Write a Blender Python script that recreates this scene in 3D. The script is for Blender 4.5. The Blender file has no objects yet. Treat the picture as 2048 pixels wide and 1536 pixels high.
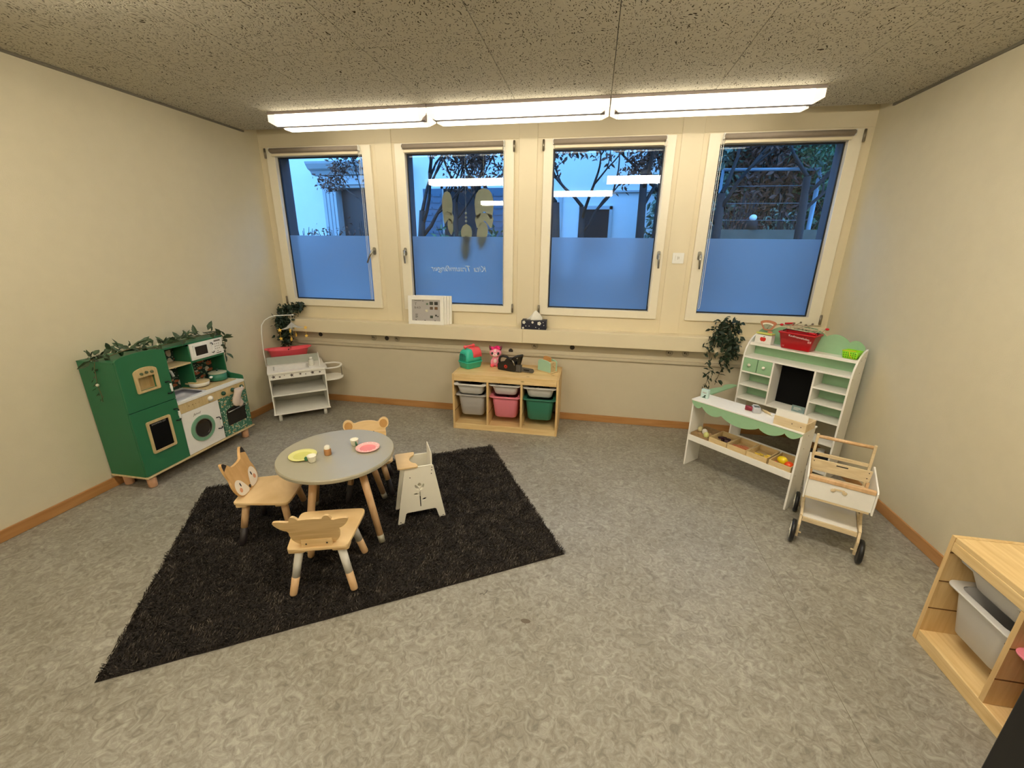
import bpy, bmesh, math, random
from mathutils import Vector, Matrix
R = random.Random(7)
S = bpy.context.scene
COL = S.collection
PI = math.pi

# ------------------------------------------------------------------ camera
def cam_basis(yaw, pitch, roll):
    cy, sy = math.cos(yaw), math.sin(yaw); cp, sp = math.cos(pitch), math.sin(pitch)
    f = Vector((sy*cp, cy*cp, -sp)); r = Vector((cy, -sy, 0)); u = r.cross(f)
    cr, sr = math.cos(roll), math.sin(roll)
    return r*cr + u*sr, u*cr - r*sr, f
cd = bpy.data.cameras.new('camera'); cam = bpy.data.objects.new('camera', cd); COL.objects.link(cam)
r_, u_, f_ = cam_basis(-0.1826, 0.3137, 0.0124)
cam.matrix_world = Matrix(((r_.x, u_.x, -f_.x, 0), (r_.y, u_.y, -f_.y, 0), (r_.z, u_.z, -f_.z, 1.578), (0, 0, 0, 1)))
cd.sensor_width = 36; cd.lens = 839.2/2048*36; cd.clip_start = 0.02; cd.clip_end = 200
S.camera = cam

# ------------------------------------------------------------------ light and exposure
def lin(c):
    return tuple(((x/255)/12.92 if x/255 <= .04045 else ((x/255+.055)/1.055)**2.4) for x in c)
W = bpy.data.worlds.new('dusk sky'); S.world = W; W.use_nodes = True
wn = W.node_tree.nodes; wl = W.node_tree.links
bg = wn['Background']; bg.inputs['Strength'].default_value = 4.3
tc = wn.new('ShaderNodeTexCoord'); sx = wn.new('ShaderNodeSeparateXYZ'); rp = wn.new('ShaderNodeValToRGB')
wl.new(tc.outputs['Generated'], sx.inputs[0]); wl.new(sx.outputs['Z'], rp.inputs[0]); wl.new(rp.outputs[0], bg.inputs['Color'])
rp.color_ramp.elements[0].position = 0.0; rp.color_ramp.elements[0].color = (0.20, 0.50, 1.05, 1)
rp.color_ramp.elements[1].position = 0.6; rp.color_ramp.elements[1].color = (0.22, 0.58, 1.3, 1)
LAMP_POWER = 5.4
LAMP_REAR = 30.0
LAMP_COL = (1.0, 0.90, 0.73)
S.view_settings.view_transform = 'Standard'; S.view_settings.look = 'None'
S.view_settings.exposure = 0.0; S.view_settings.gamma = 1.0; S.view_settings.use_curve_mapping = False
S.cycles.max_bounces = 8; S.cycles.diffuse_bounces = 4; S.cycles.glossy_bounces = 3; S.cycles.transmission_bounces = 6
S.cycles.transparent_max_bounces = 8; S.cycles.caustics_reflective = False; S.cycles.caustics_refractive = False
S.cycles.use_denoising = True; S.cycles.sample_clamp_indirect = 6

# ------------------------------------------------------------------ materials
MATS = {}
def nt(name):
    m = bpy.data.materials.new(name); m.use_nodes = True
    return m, m.node_tree.nodes, m.node_tree.links, m.node_tree.nodes['Principled BSDF']
def plain(name, rgb, rough=.5, metal=0., spec=.5, var=0.03, scale=30, bump=0., bscale=200, coat=0, trans=0., emit=None, es=1.):
    if name in MATS: return MATS[name]
    m, n, l, b = nt(name); c = lin(rgb)
    b.inputs['Roughness'].default_value = rough; b.inputs['Metallic'].default_value = metal
    b.inputs['Specular IOR Level'].default_value = spec; b.inputs['Coat Weight'].default_value = coat
    b.inputs['Transmission Weight'].default_value = trans
    t = n.new('ShaderNodeTexCoord'); nz = n.new('ShaderNodeTexNoise'); nz.inputs['Scale'].default_value = scale
    nz.inputs['Detail'].default_value = 3; l.new(t.outputs['Object'], nz.inputs['Vector'])
    r = n.new('ShaderNodeValToRGB'); l.new(nz.outputs['Fac'], r.inputs[0]); l.new(r.outputs[0], b.inputs['Base Color'])
    r.color_ramp.elements[0].position = .3; r.color_ramp.elements[1].position = .7
    r.color_ramp.elements[0].color = (*[x*(1-var) for x in c], 1); r.color_ramp.elements[1].color = (*[min(1, x*(1+var)) for x in c], 1)
    if bump:
        n2 = n.new('ShaderNodeTexNoise'); n2.inputs['Scale'].default_value = bscale; l.new(t.outputs['Object'], n2.inputs['Vector'])
        bp = n.new('ShaderNodeBump'); bp.inputs['Strength'].default_value = bump; bp.inputs['Distance'].default_value = .002
        l.new(n2.outputs['Fac'], bp.inputs['Height']); l.new(bp.outputs[0], b.inputs['Normal'])
    if emit:
        b.inputs['Emission Color'].default_value = (*emit, 1); b.inputs['Emission Strength'].default_value = es
    MATS[name] = m; return m
def wood(name, a, c, stretch=(1, 12, 12), scale=4., rough=.45, knots=0., coat=0.):
    if name in MATS: return MATS[name]
    m, n, l, b = nt(name)
    b.inputs['Roughness'].default_value = rough; b.inputs['Coat Weight'].default_value = coat
    t = n.new('ShaderNodeTexCoord'); mp = n.new('ShaderNodeMapping'); mp.inputs['Scale'].default_value = stretch
    l.new(t.outputs['Object'], mp.inputs['Vector'])
    nz = n.new('ShaderNodeTexNoise'); nz.inputs['Scale'].default_value = scale; nz.inputs['Detail'].default_value = 6; nz.inputs['Distortion'].default_value = .6
    l.new(mp.outputs[0], nz.inputs['Vector'])
    r = n.new('ShaderNodeValToRGB'); l.new(nz.outputs['Fac'], r.inputs[0])
    r.color_ramp.elements[0].position = .32; r.color_ramp.elements[1].position = .66
    r.color_ramp.elements[0].color = (*lin(c), 1); r.color_ramp.elements[1].color = (*lin(a), 1)
    out = r.outputs[0]
    if knots:
        v = n.new('ShaderNodeTexVoronoi'); mp2 = n.new('ShaderNodeMapping'); mp2.inputs['Scale'].default_value = tuple(max(.6, s**.35) for s in stretch)
        l.new(t.outputs['Object'], mp2.inputs['Vector']); l.new(mp2.outputs[0], v.inputs['Vector']); v.inputs['Scale'].default_value = 3.2
        r2 = n.new('ShaderNodeValToRGB'); r2.color_ramp.elements[0].position = .02; r2.color_ramp.elements[1].position = .075
        r2.color_ramp.elements[0].color = (knots,)*3+(1,); r2.color_ramp.elements[1].color = (0, 0, 0, 1)
        l.new(v.outputs['Distance'], r2.inputs[0])
        mx = n.new('ShaderNodeMix'); mx.data_type = 'RGBA'; l.new(r2.outputs[0], mx.inputs['Factor']); l.new(out, mx.inputs['A'])
        mx.inputs['B'].default_value = (*lin((110, 70, 35)), 1); out = mx.outputs['Result']
    l.new(out, b.inputs['Base Color'])
    MATS[name] = m; return m
def floral(name, base, cols, scale=40.):
    if name in MATS: return MATS[name]
    m, n, l, b = nt(name); b.inputs['Roughness'].default_value = .5
    t = n.new('ShaderNodeTexCoord'); prev = None
    for i, (c, sc, th) in enumerate(cols):
        v = n.new('ShaderNodeTexVoronoi'); v.inputs['Scale'].default_value = scale*sc
        mp = n.new('ShaderNodeMapping'); mp.inputs['Location'].default_value = (i*3.1, i*1.7, i*.9); mp.inputs['Scale'].default_value = (1, 1.0, 2.0 if i % 2 else .8); mp.inputs['Rotation'].default_value = (.8*i, 0, 0)
        l.new(t.outputs['Object'], mp.inputs['Vector'])
        nz = n.new('ShaderNodeTexNoise'); nz.inputs['Scale'].default_value = scale*.7
        l.new(mp.outputs[0], nz.inputs['Vector'])
        ad = n.new('ShaderNodeVectorMath'); ad.operation = 'MULTIPLY_ADD'; l.new(nz.outputs['Color'], ad.inputs[0]); ad.inputs[1].default_value = (.03, .03, .03); l.new(mp.outputs[0], ad.inputs[2])
        l.new(ad.outputs[0], v.inputs['Vector'])
        r = n.new('ShaderNodeValToRGB'); r.color_ramp.interpolation = 'CONSTANT'; r.color_ramp.elements[0].color = (1, 1, 1, 1); r.color_ramp.elements[1].color = (0, 0, 0, 1); r.color_ramp.elements[1].position = th
        l.new(v.outputs['Distance'], r.inputs[0])
        mx = n.new('ShaderNodeMix'); mx.data_type = 'RGBA'; l.new(r.outputs[0], mx.inputs['Factor'])
        if prev is None: mx.inputs['A'].default_value = (*lin(base), 1)
        else: l.new(prev, mx.inputs['A'])
        mx.inputs['B'].default_value = (*lin(c), 1); prev = mx.outputs['Result']
    l.new(prev, b.inputs['Base Color']); MATS[name] = m; return m

def m_floor():
    m, n, l, b = nt('grey marbled linoleum')
    t = n.new('ShaderNodeTexCoord')
    a = n.new('ShaderNodeTexNoise'); a.inputs['Scale'].default_value = 26; a.inputs['Detail'].default_value = 8; a.inputs['Roughness'].default_value = .68; a.inputs['Distortion'].default_value = 1.6
    l.new(t.outputs['Object'], a.inputs['Vector'])
    r = n.new('ShaderNodeValToRGB'); l.new(a.outputs['Fac'], r.inputs[0])
    e = r.color_ramp.elements; e[0].position = .34; e[0].color = (*lin((122, 118, 108)), 1); e[1].position = .66; e[1].color = (*lin((170, 167, 157)), 1)
    k = e.new(.5); k.color = (*lin((147, 143, 132)), 1)
    d = n.new('ShaderNodeTexNoise'); d.inputs['Scale'].default_value = 2.2; d.inputs['Detail'].default_value = 4; l.new(t.outputs['Object'], d.inputs['Vector'])
    r2 = n.new('ShaderNodeValToRGB'); r2.color_ramp.elements[0].position = .3; r2.color_ramp.elements[1].position = .7
    r2.color_ramp.elements[0].color = (.86, .84, .80, 1); r2.color_ramp.elements[1].color = (1.05, 1.05, 1.05, 1); l.new(d.outputs['Fac'], r2.inputs[0])
    mx = n.new('ShaderNodeMix'); mx.data_type = 'RGBA'; mx.blend_type = 'MULTIPLY'; mx.inputs['Factor'].default_value = 1
    l.new(r.outputs[0], mx.inputs['A']); l.new(r2.outputs[0], mx.inputs['B']); l.new(mx.outputs['Result'], b.inputs['Base Color'])
    rr = n.new('ShaderNodeMapRange'); rr.inputs['To Min'].default_value = .36; rr.inputs['To Max'].default_value = .5; l.new(a.outputs['Fac'], rr.inputs[0]); l.new(rr.outputs[0], b.inputs['Roughness'])
    bp = n.new('ShaderNodeBump'); bp.inputs['Strength'].default_value = .25; bp.inputs['Distance'].default_value = .0015; l.new(a.outputs['Fac'], bp.inputs['Height']); l.new(bp.outputs[0], b.inputs['Normal'])
    b.inputs['Specular IOR Level'].default_value = .45
    return m
def m_ceil():
    m, n, l, b = nt('fissured mineral ceiling panel')
    t = n.new('ShaderNodeTexCoord'); nz = n.new('ShaderNodeTexNoise'); nz.inputs['Scale'].default_value = 9; l.new(t.outputs['Object'], nz.inputs['Vector'])
    ad = n.new('ShaderNodeVectorMath'); ad.operation = 'MULTIPLY_ADD'; ad.inputs[1].default_value = (.12, .12, .12); l.new(nz.outputs['Color'], ad.inputs[0])
    mp = n.new('ShaderNodeMapping'); mp.inputs['Scale'].default_value = (1, .42, 1); mp.inputs['Rotation'].default_value = (0, 0, .5); l.new(t.outputs['Object'], mp.inputs['Vector']); l.new(mp.outputs[0], ad.inputs[2])
    v = n.new('ShaderNodeTexVoronoi'); v.inputs['Scale'].default_value = 105; v.inputs['Randomness'].default_value = 1; l.new(ad.outputs[0], v.inputs['Vector'])
    r = n.new('ShaderNodeValToRGB'); r.color_ramp.elements[0].position = .20; r.color_ramp.elements[1].position = .34
    r.color_ramp.elements[0].color = (*lin((62, 52, 34)), 1); r.color_ramp.elements[1].color = (*lin((198, 192, 174)), 1); l.new(v.outputs['Distance'], r.inputs[0])
    l.new(r.outputs[0], b.inputs['Base Color']); b.inputs['Roughness'].default_value = .95; b.inputs['Specular IOR Level'].default_value = .1
    bp = n.new('ShaderNodeBump'); bp.inputs['Strength'].default_value = .5; bp.inputs['Distance'].default_value = .003; l.new(v.outputs['Distance'], bp.inputs['Height']); l.new(bp.outputs[0], b.inputs['Normal'])
    return m
def m_glass():
    m, n, l, b = nt('window glass'); n.remove(b)
    out = n['Material Output']; tr = n.new('ShaderNodeBsdfTransparent'); tr.inputs[0].default_value = (.80, .90, .95, 1)
    g = n.new('ShaderNodeBsdfGlossy'); g.inputs['Roughness'].default_value = .01; g.inputs[0].default_value = (.9, .95, 1, 1)
    fr = n.new('ShaderNodeFresnel'); fr.inputs['IOR'].default_value = 1.6; mx = n.new('ShaderNodeMixShader')
    l.new(fr.outputs[0], mx.inputs[0]); l.new(tr.outputs[0], mx.inputs[1]); l.new(g.outputs[0], mx.inputs[2]); l.new(mx.outputs[0], out.inputs[0])
    return m
def m_frost():
    m, n, l, b = nt('frosted privacy film'); n.remove(b)
    out = n['Material Output']; tl = n.new('ShaderNodeBsdfTranslucent'); tl.inputs[0].default_value = (.80, .86, .92, 1)
    df = n.new('ShaderNodeBsdfDiffuse'); df.inputs[0].default_value = (.30, .34, .38, 1)
    rf = n.new('ShaderNodeBsdfRefraction'); rf.inputs['Roughness'].default_value = .6; rf.inputs['IOR'].default_value = 1.12; rf.inputs[0].default_value = (.85, .9, .95, 1)
    a = n.new('ShaderNodeMixShader'); a.inputs[0].default_value = .40; l.new(tl.outputs[0], a.inputs[1]); l.new(rf.outputs[0], a.inputs[2])
    mx = n.new('ShaderNodeMixShader'); mx.inputs[0].default_value = .18; l.new(a.outputs[0], mx.inputs[1]); l.new(df.outputs[0], mx.inputs[2]); l.new(mx.outputs[0], out.inputs[0])
    return m
def m_rug():
    m, n, l, b = nt('charcoal shag pile')
    t = n.new('ShaderNodeTexCoord'); a = n.new('ShaderNodeTexNoise'); a.inputs['Scale'].default_value = 150; a.inputs['Detail'].default_value = 4; a.inputs['Roughness'].default_value = .7; l.new(t.outputs['Object'], a.inputs['Vector'])
    r = n.new('ShaderNodeValToRGB'); r.color_ramp.elements[0].position = .36; r.color_ramp.elements[1].position = .68
    r.color_ramp.elements[0].color = (*lin((20, 17, 15)), 1); r.color_ramp.elements[1].color = (*lin((66, 59, 55)), 1); l.new(a.outputs['Fac'], r.inputs[0]); l.new(r.outputs[0], b.inputs['Base Color'])
    b.inputs['Roughness'].default_value = 1; b.inputs['Specular IOR Level'].default_value = .1; b.inputs['Sheen Weight'].default_value = .05
    bp = n.new('ShaderNodeBump'); bp.inputs['Strength'].default_value = 1; bp.inputs['Distance'].default_value = .01; l.new(a.outputs['Fac'], bp.inputs['Height']); l.new(bp.outputs[0], b.inputs['Normal'])
    return m

M_wall = plain('cream wall paint', (214, 205, 178), .85, spec=.2, var=.015, scale=12, bump=.35, bscale=260)
M_trimw = plain('cream panel paint', (226, 214, 184), .45, spec=.4, var=.012, scale=6)
M_sash = plain('white window paint', (236, 228, 206), .35, spec=.45, var=.01)
M_white = plain('white lacquer', (242, 240, 232), .38, var=.015)
M_whiteb = plain('white plastic', (236, 236, 230), .35, var=.01)
M_cer = plain('cream painted wood', (240, 236, 220), .4, var=.01)
M_black = plain('black paint', (18, 17, 18), .5, var=.05)
M_blackp = plain('black plastic', (22, 22, 23), .4, var=.08)
M_dark = plain('dark bead', (50, 42, 36), .6)
M_green = plain('kitchen green lacquer', (38, 108, 72), .42, var=.04, scale=8)
M_dgreen = plain('dark green lacquer', (26, 70, 48), .45, var=.04)
M_sage = plain('sage green lacquer', (112, 158, 128), .45, var=.03)
M_mint = plain('mint green lacquer', (150, 190, 150), .45, var=.025)
M_ply = wood('birch plywood', (230, 200, 150), (212, 178, 124), (1, 1, 9), 5, .42)
M_plyh = wood('beech wood', (220, 184, 140), (202, 162, 116), (9, 9, 1), 5, .45)
M_light = wood('pale wood board', (214, 194, 150), (196, 172, 126), (1.5, 12, 12), 5, .5)
M_paleply = wood('pale plywood', (226, 208, 170), (210, 188, 148), (2, 9, 9), 5, .5)
M_pine = wood('pine board', (236, 208, 154), (218, 184, 126), (1.2, 14, 14), 3.2, .5, knots=.8)
M_pinev = wood('pine upright', (228, 198, 144), (210, 174, 118), (14, 14, 1.2), 3.2, .5, knots=.7)
M_base = wood('varnished baseboard', (188, 140, 88), (170, 120, 68), (1, 1, 8), 3, .42)
M_grey = plain('grey bin plastic', (176, 172, 168), .45, var=.01)
M_greyl = plain('light grey bin plastic', (208, 206, 202), .4, var=.01)
M_pink = plain('pink bin plastic', (226, 130, 146), .45, var=.01)
M_teal = plain('teal green bin plastic', (52, 122, 98), .45, var=.01)
M_coral = plain('coral pink plastic', (240, 92, 104), .35, var=.01)
M_metal = plain('brushed metal', (170, 168, 160), .3, metal=1)
M_hinge = plain('dull hinge metal', (140, 132, 116), .4, metal=.8)
M_chrome = plain('chrome wire', (205, 205, 200), .22, metal=1)
M_glass = m_glass(); M_frost = m_frost(); M_ceil = m_ceil()
M_leaf = plain('dark leaf', (38, 62, 36), .5, var=.35, scale=60)
M_leaf2 = plain('eucalyptus leaf', (62, 82, 56), .55, var=.3, scale=40)
M_stem = plain('stem brown', (70, 62, 40), .7)
M_table = plain('grey green table lacquer', (166, 161, 140), .28, var=.02, scale=10)
# ------------------------------------------------------------------ geometry helpers
class G:
    def __init__(s): s.v = []; s.f = []; s.m = []; s.s = []
    def add(s, vs, fs, mi=0, sm=False):
        o = len(s.v); s.v += [tuple(v) for v in vs]
        for f in fs: s.f.append(tuple(i+o for i in f)); s.m.append(mi); s.s.append(sm)
        return s
    def box(s, x0, x1, y0, y1, z0, z1, mi=0):
        x0, x1 = min(x0, x1), max(x0, x1); y0, y1 = min(y0, y1), max(y0, y1); z0, z1 = min(z0, z1), max(z0, z1)
        v = [(x0,y0,z0),(x1,y0,z0),(x1,y1,z0),(x0,y1,z0),(x0,y0,z1),(x1,y0,z1),(x1,y1,z1),(x0,y1,z1)]
        return s.add(v, [(0,3,2,1),(4,5,6,7),(0,1,5,4),(1,2,6,5),(2,3,7,6),(3,0,4,7)], mi)
    def lathe(s, prof, c=(0,0,0), n=24, mi=0, axis='z', sm=True, caps=True):
        vs = []; fs = []
        for (r, h) in prof:
            for k in range(n):
                a = 2*PI*k/n; p = (r*math.cos(a), r*math.sin(a), h)
                if axis == 'y': p = (p[0], -p[2], p[1])
                if axis == 'x': p = (p[2], p[0], p[1])
                vs.append((p[0]+c[0], p[1]+c[1], p[2]+c[2]))
        m = len(prof)
        for i in range(m-1):
            for k in range(n):
                a, b = i*n+k, i*n+(k+1) % n; fs.append((a, b, b+n, a+n))
        s.add(vs, fs, mi, sm)
        if caps:
            o = len(s.v)-len(vs)
            s.f.append(tuple(o+k for k in reversed(range(n)))); s.m.append(mi); s.s.append(False)
            s.f.append(tuple(o+(m-1)*n+k for k in range(n))); s.m.append(mi); s.s.append(False)
        return s
    def tube(s, pts, r, n=8, mi=0, closed=False, sm=True, up=None):
        P = [Vector(p) for p in pts]; N = len(P); rs = r if isinstance(r, (list, tuple)) else [r]*N
        vs = []; ref = None
        for i in range(N):
            if closed: t = P[(i+1) % N]-P[i-1]
            else: t = P[min(i+1, N-1)]-P[max(i-1, 0)]
            t.normalize()
            if ref is None:
                ref = Vector((0,0,1)) if abs(t.z) < .9 else Vector((1,0,0))
            a = (ref - t*ref.dot(t)).normalized(); ref = a; b = t.cross(a)
            for k in range(n):
                q = 2*PI*k/n; vs.append(P[i]+a*math.cos(q)*rs[i]+b*math.sin(q)*rs[i])
        fs = []
        for i in range(N if closed else N-1):
            j = (i+1) % N
            for k in range(n): fs.append((i*n+k, i*n+(k+1) % n, j*n+(k+1) % n, j*n+k))
        s.add(vs, fs, mi, sm)
        if not closed:
            o = len(s.v)-len(vs)
            s.f.append(tuple(o+k for k in reversed(range(n)))); s.m.append(mi); s.s.append(False)
            s.f.append(tuple(o+(N-1)*n+k for k in range(n))); s.m.append(mi); s.s.append(False)
        return s
    def cyl(s, p0, p1, r0, r1=None, n=16, mi=0): return s.tube([p0, p1], [r0, r1 if r1 is not None else r0], n, mi)
    def prism(s, poly, w0, w1, fn, mi=0, mi2=None):
        """closed 2D outline extruded from w0 to w1; fn(u,v,w) places it; mi2 = material of the w0 face"""
        n = len(poly); A = [fn(u, v, w0) for u, v in poly]; B = [fn(u, v, w1) for u, v in poly]
        o = len(s.v); s.add(A+B, [(i, (i+1) % n, n+(i+1) % n, n+i) for i in range(n)], mi)
        s.f.append(tuple(o+i for i in reversed(range(n)))); s.m.append(mi if mi2 is None else mi2); s.s.append(False)
        s.f.append(tuple(o+n+i for i in range(n))); s.m.append(mi); s.s.append(False)
        return s
    def ell(s, c, r, n=16, m=10, mi=0, rot=None):
        vs = []; fs = []
        for i in range(m+1):
            th = PI*i/m
            for k in range(n):
                a = 2*PI*k/n; p = Vector((r[0]*math.sin(th)*math.cos(a), r[1]*math.sin(th)*math.sin(a), -r[2]*math.cos(th)))
                if rot: p = rot @ p
                vs.append(p+Vector(c))
        for i in range(m):
            for k in range(n):
                a, b = i*n+k, i*n+(k+1) % n; fs.append((a, b, b+n, a+n))
        return s.add(vs, fs, mi, True)
    def disc(s, c, r, fn, n=20, mi=0, r2=None):
        return s.add([fn(c[0]+r*math.cos(2*PI*k/n), c[1]+(r2 or r)*math.sin(2*PI*k/n)) for k in range(n)], [tuple(range(n))], mi)
    def xf(s, M): s.v = [tuple(M @ Vector(v)) for v in s.v]; return s
    def join(s, g):
        o = len(s.v); s.v += g.v; s.f += [tuple(i+o for i in f) for f in g.f]; s.m += g.m; s.s += g.s; return s

def XZ(y0=0): return lambda u, v, w: (u, y0+w, v)      # outline drawn in x,z; thickness along y
def YZ(x0=0): return lambda u, v, w: (x0+w, u, v)
def XY(z0=0): return lambda u, v, w: (u, v, z0+w)

def obj(name, g, mats, parent=None, bev=0, seg=2, **props):
    me = bpy.data.meshes.new(name); me.from_pydata(g.v, [], g.f)
    for m in (mats if isinstance(mats, (list, tuple)) else [mats]): me.materials.append(m)
    me.polygons.foreach_set('material_index', g.m); me.polygons.foreach_set('use_smooth', g.s)
    bm = bmesh.new(); bm.from_mesh(me); bmesh.ops.remove_doubles(bm, verts=bm.verts, dist=1e-6); bmesh.ops.recalc_face_normals(bm, faces=bm.faces); bm.to_mesh(me); bm.free()
    me.update()
    o = bpy.data.objects.new(name, me); COL.objects.link(o)
    if parent: o.parent = parent
    if bev:
        b = o.modifiers.new('edge', 'BEVEL'); b.width = bev; b.segments = seg; b.limit_method = 'ANGLE'; b.angle_limit = .6; b.harden_normals = False
    for k, v in props.items(): o[k] = v
    return o
def thing(name, label, cat, loc=(0,0,0), rz=0, group=None):
    o = bpy.data.objects.new(name, None); COL.objects.link(o); o.empty_display_size = .1
    o.location = loc; o.rotation_euler = (0, 0, rz); o['label'] = label; o['category'] = cat
    if group: o['group'] = group
    return o
def tag(o, label, cat, group=None):
    o['label'] = label; o['category'] = cat
    if group: o['group'] = group
    return o
def struct(name, g, mats, bev=0): return obj(name, g, mats, bev=bev, kind='structure')
def place(o, loc, rz=0, rx=0, ry=0): o.location = loc; o.rotation_euler = (rx, ry, rz); return o
def tree_copy(o, parent=None):
    c = o.copy(); COL.objects.link(c)
    if parent: c.parent = parent
    for ch in list(o.children): tree_copy(ch, c)
    return c
def curve_plate(outlines, depth):
    """filled 2D outlines (the first the rim, others holes) as a mesh with thickness; returns verts/faces in u,v,w"""
    cu = bpy.data.curves.new('c', 'CURVE'); cu.dimensions = '2D'; cu.fill_mode = 'BOTH'; cu.extrude = depth/2
    for ol in outlines:
        sp = cu.splines.new('POLY'); sp.points.add(len(ol)-1); sp.use_cyclic_u = True
        for p, (u, v) in zip(sp.points, ol): p.co = (u, v, 0, 1)
    return curve_mesh(cu)
def curve_mesh(cu):
    o = bpy.data.objects.new('tmp', cu); COL.objects.link(o)
    dg = bpy.context.evaluated_depsgraph_get(); me = bpy.data.meshes.new_from_object(o.evaluated_get(dg))
    vs = [tuple(v.co) for v in me.vertices]; fs = [tuple(p.vertices) for p in me.polygons]
    bpy.data.objects.remove(o); bpy.data.meshes.remove(me); bpy.data.curves.remove(cu)
    return vs, fs
def text_g(txt, size, fn, depth=.0006, mi=0, g=None, align='CENTER', shear=0.):
    cu = bpy.data.curves.new('t', 'FONT'); cu.body = txt; cu.size = size; cu.extrude = depth; cu.align_x = align; cu.resolution_u = 2; cu.shear = shear
    vs, fs = curve_mesh(cu); g = g or G()
    return g.add([fn(u, v, w) for u, v, w in vs], fs, mi)
def rrect(x0, x1, z0, z1, r, n=5):
    out = []
    for cx, cz, a0 in ((x1-r, z1-r, 0), (x0+r, z1-r, PI/2), (x0+r, z0+r, PI), (x1-r, z0+r, 1.5*PI)):
        for k in range(n+1):
            a = a0+PI/2*k/n; out.append((cx+r*math.cos(a), cz+r*math.sin(a)))
    return out
def circ(c, r, n=24, r2=None): return [(c[0]+r*math.cos(2*PI*k/n), c[1]+(r2 or r)*math.sin(2*PI*k/n)) for k in range(n)]
def star(c, r, rot=PI/2): return [(c[0]+(r if k % 2 == 0 else r*.42)*math.cos(rot+PI*k/5), c[1]+(r if k % 2 == 0 else r*.42)*math.sin(rot+PI*k/5)) for k in range(10)]
def smooth_poly(pts, it=2):
    for _ in range(it):
        q = []
        for i in range(len(pts)):
            a, b = pts[i], pts[(i+1) % len(pts)]
            q += [(a[0]*.75+b[0]*.25, a[1]*.75+b[1]*.25), (a[0]*.25+b[0]*.75, a[1]*.25+b[1]*.75)]
        pts = q
    return pts
def humps(pts, n=10):
    """scalloped line through (u, v, height) knots: an arc of given height between neighbours"""
    out = []
    for (a, b) in zip(pts[:-1], pts[1:]):
        for k in range(n):
            t = k/n; out.append((a[0]+(b[0]-a[0])*t, a[1]+(b[1]-a[1])*t + a[2]*math.sin(PI*t)**.75))
    out.append(pts[-1][:2]); return out
def leaves(pts, size, rnd, per=1, spread=.03, mi=0, g=None, droop=0.3, wide=.42):
    """leaf blades (folded, pointed) scattered round points"""
    g = g or G()
    for p in pts:
        for _ in range(per):
            c = Vector(p)+Vector((rnd.uniform(-1, 1), rnd.uniform(-1, 1), rnd.uniform(-1, 1)))*spread
            d = Vector((rnd.uniform(-1, 1), rnd.uniform(-1, 1), rnd.uniform(-.9, .7)-droop)).normalized()
            n = Vector((rnd.uniform(-1, 1), rnd.uniform(-1, 1), rnd.uniform(.2, 1))).normalized()
            w = d.cross(n).normalized(); n = w.cross(d); L = size*rnd.uniform(.7, 1.25); h = L*wide*.5
            g.add([c, c+d*L*.35+w*h+n*h*.3, c+d*L*.7+w*h*.7+n*h*.2, c+d*L-n*h*.3, c+d*L*.7-w*h*.7+n*h*.2, c+d*L*.35-w*h+n*h*.3, c+d*L*.5],
                  [(0,1,6),(1,2,6),(2,3,6),(3,4,6),(4,5,6),(5,0,6)], mi)
    return g
# ------------------------------------------------------------------ room shell
XL, XR, YF, YB, ZC = -3.107, 1.9085, 3.84, -2.6, 2.53
struct('floor', G().box(XL-.2, XR+.2, YB-.2, 4.0, -.1, 0).box(1.0065, 1.009, YB, 3.8, -.01, .0003, 1), [m_floor(), plain('linoleum weld seam', (112, 106, 92), .5)])
struct('wall_left', G().box(XL-.2, XL, YB-.2, 4.02, 0, 2.75), M_wall)
struct('wall_right', G().box(XR, XR+.2, YB-.2, 4.02, 0, 2.75), M_wall)
struct('wall_back', G().box(XL, XR, YB-.2, YB, 0, 2.75), M_wall)
WINS = [(-3.025, -1.993, -2.94, -2.075, -1), (-1.765, -.711, -1.674, -.795, 1), (-.465, .558, -.388, .487, -1), (.796, 1.835, .881, 1.748, 1)]
g = G().box(XL, XR, YF, 4.02, 0, 1.03).box(XL, XR, YF, 4.02, 2.39, 2.75)
xs = [XL] + [v for w in WINS for v in (w[0]+.03, w[1]-.03)] + [XR]
for a, b in zip(xs[::2], xs[1::2]): g.box(a, b, YF, 4.02, 1.03, 2.39)
g.box(XL, XR, 3.824, YF, 0, .78)
struct('wall_window', g, M_trimw)
lower = plain('grey white wall paint', (206, 196, 172), .8, spec=.2, var=.012, scale=12, bump=.25, bscale=260)
struct('trim_1', G().box(XL, XR, 3.82, 3.8245, .067, .756), lower)
# ceiling: panels with fine joints, plain border, slot above the windows
g = G(); gx = [-2.502+.6343*i for i in range(7)]; gy = [3.229, 3.015] + [2.365-.65*i for i in range(8)]
for i in range(6):
    for j in range(len(gy)-1):
        g.box(gx[i]+.0015, gx[i+1]-.0015, max(gy[j+1], YB)+.0015, gy[j]-.0015, ZC, ZC+.03)
g.box(XL, gx[0]-.0015, YB, 3.673, ZC, ZC+.03).box(gx[6]+.0015, XR, YB, 3.673, ZC, ZC+.03).box(gx[0]-.0015, gx[6]+.0015, 3.23, 3.673, ZC, ZC+.03)
g.box(XL-.1, XR+.1, YB-.1, 3.673, ZC+.03, ZC+.22).box(XL-.1, XR+.1, 3.673, 4.02, ZC+.18, ZC+.22)
struct('ceiling', g, M_ceil)
M_edge = plain('grey edge profile', (118, 112, 96), .5)
struct('trim_2', G().box(XL, XL+.012, YB, 3.673, ZC-.014, ZC-.001), M_edge)
struct('trim_3', G().box(XR-.012, XR, YB, 3.673, ZC-.014, ZC-.001), M_edge)
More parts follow.
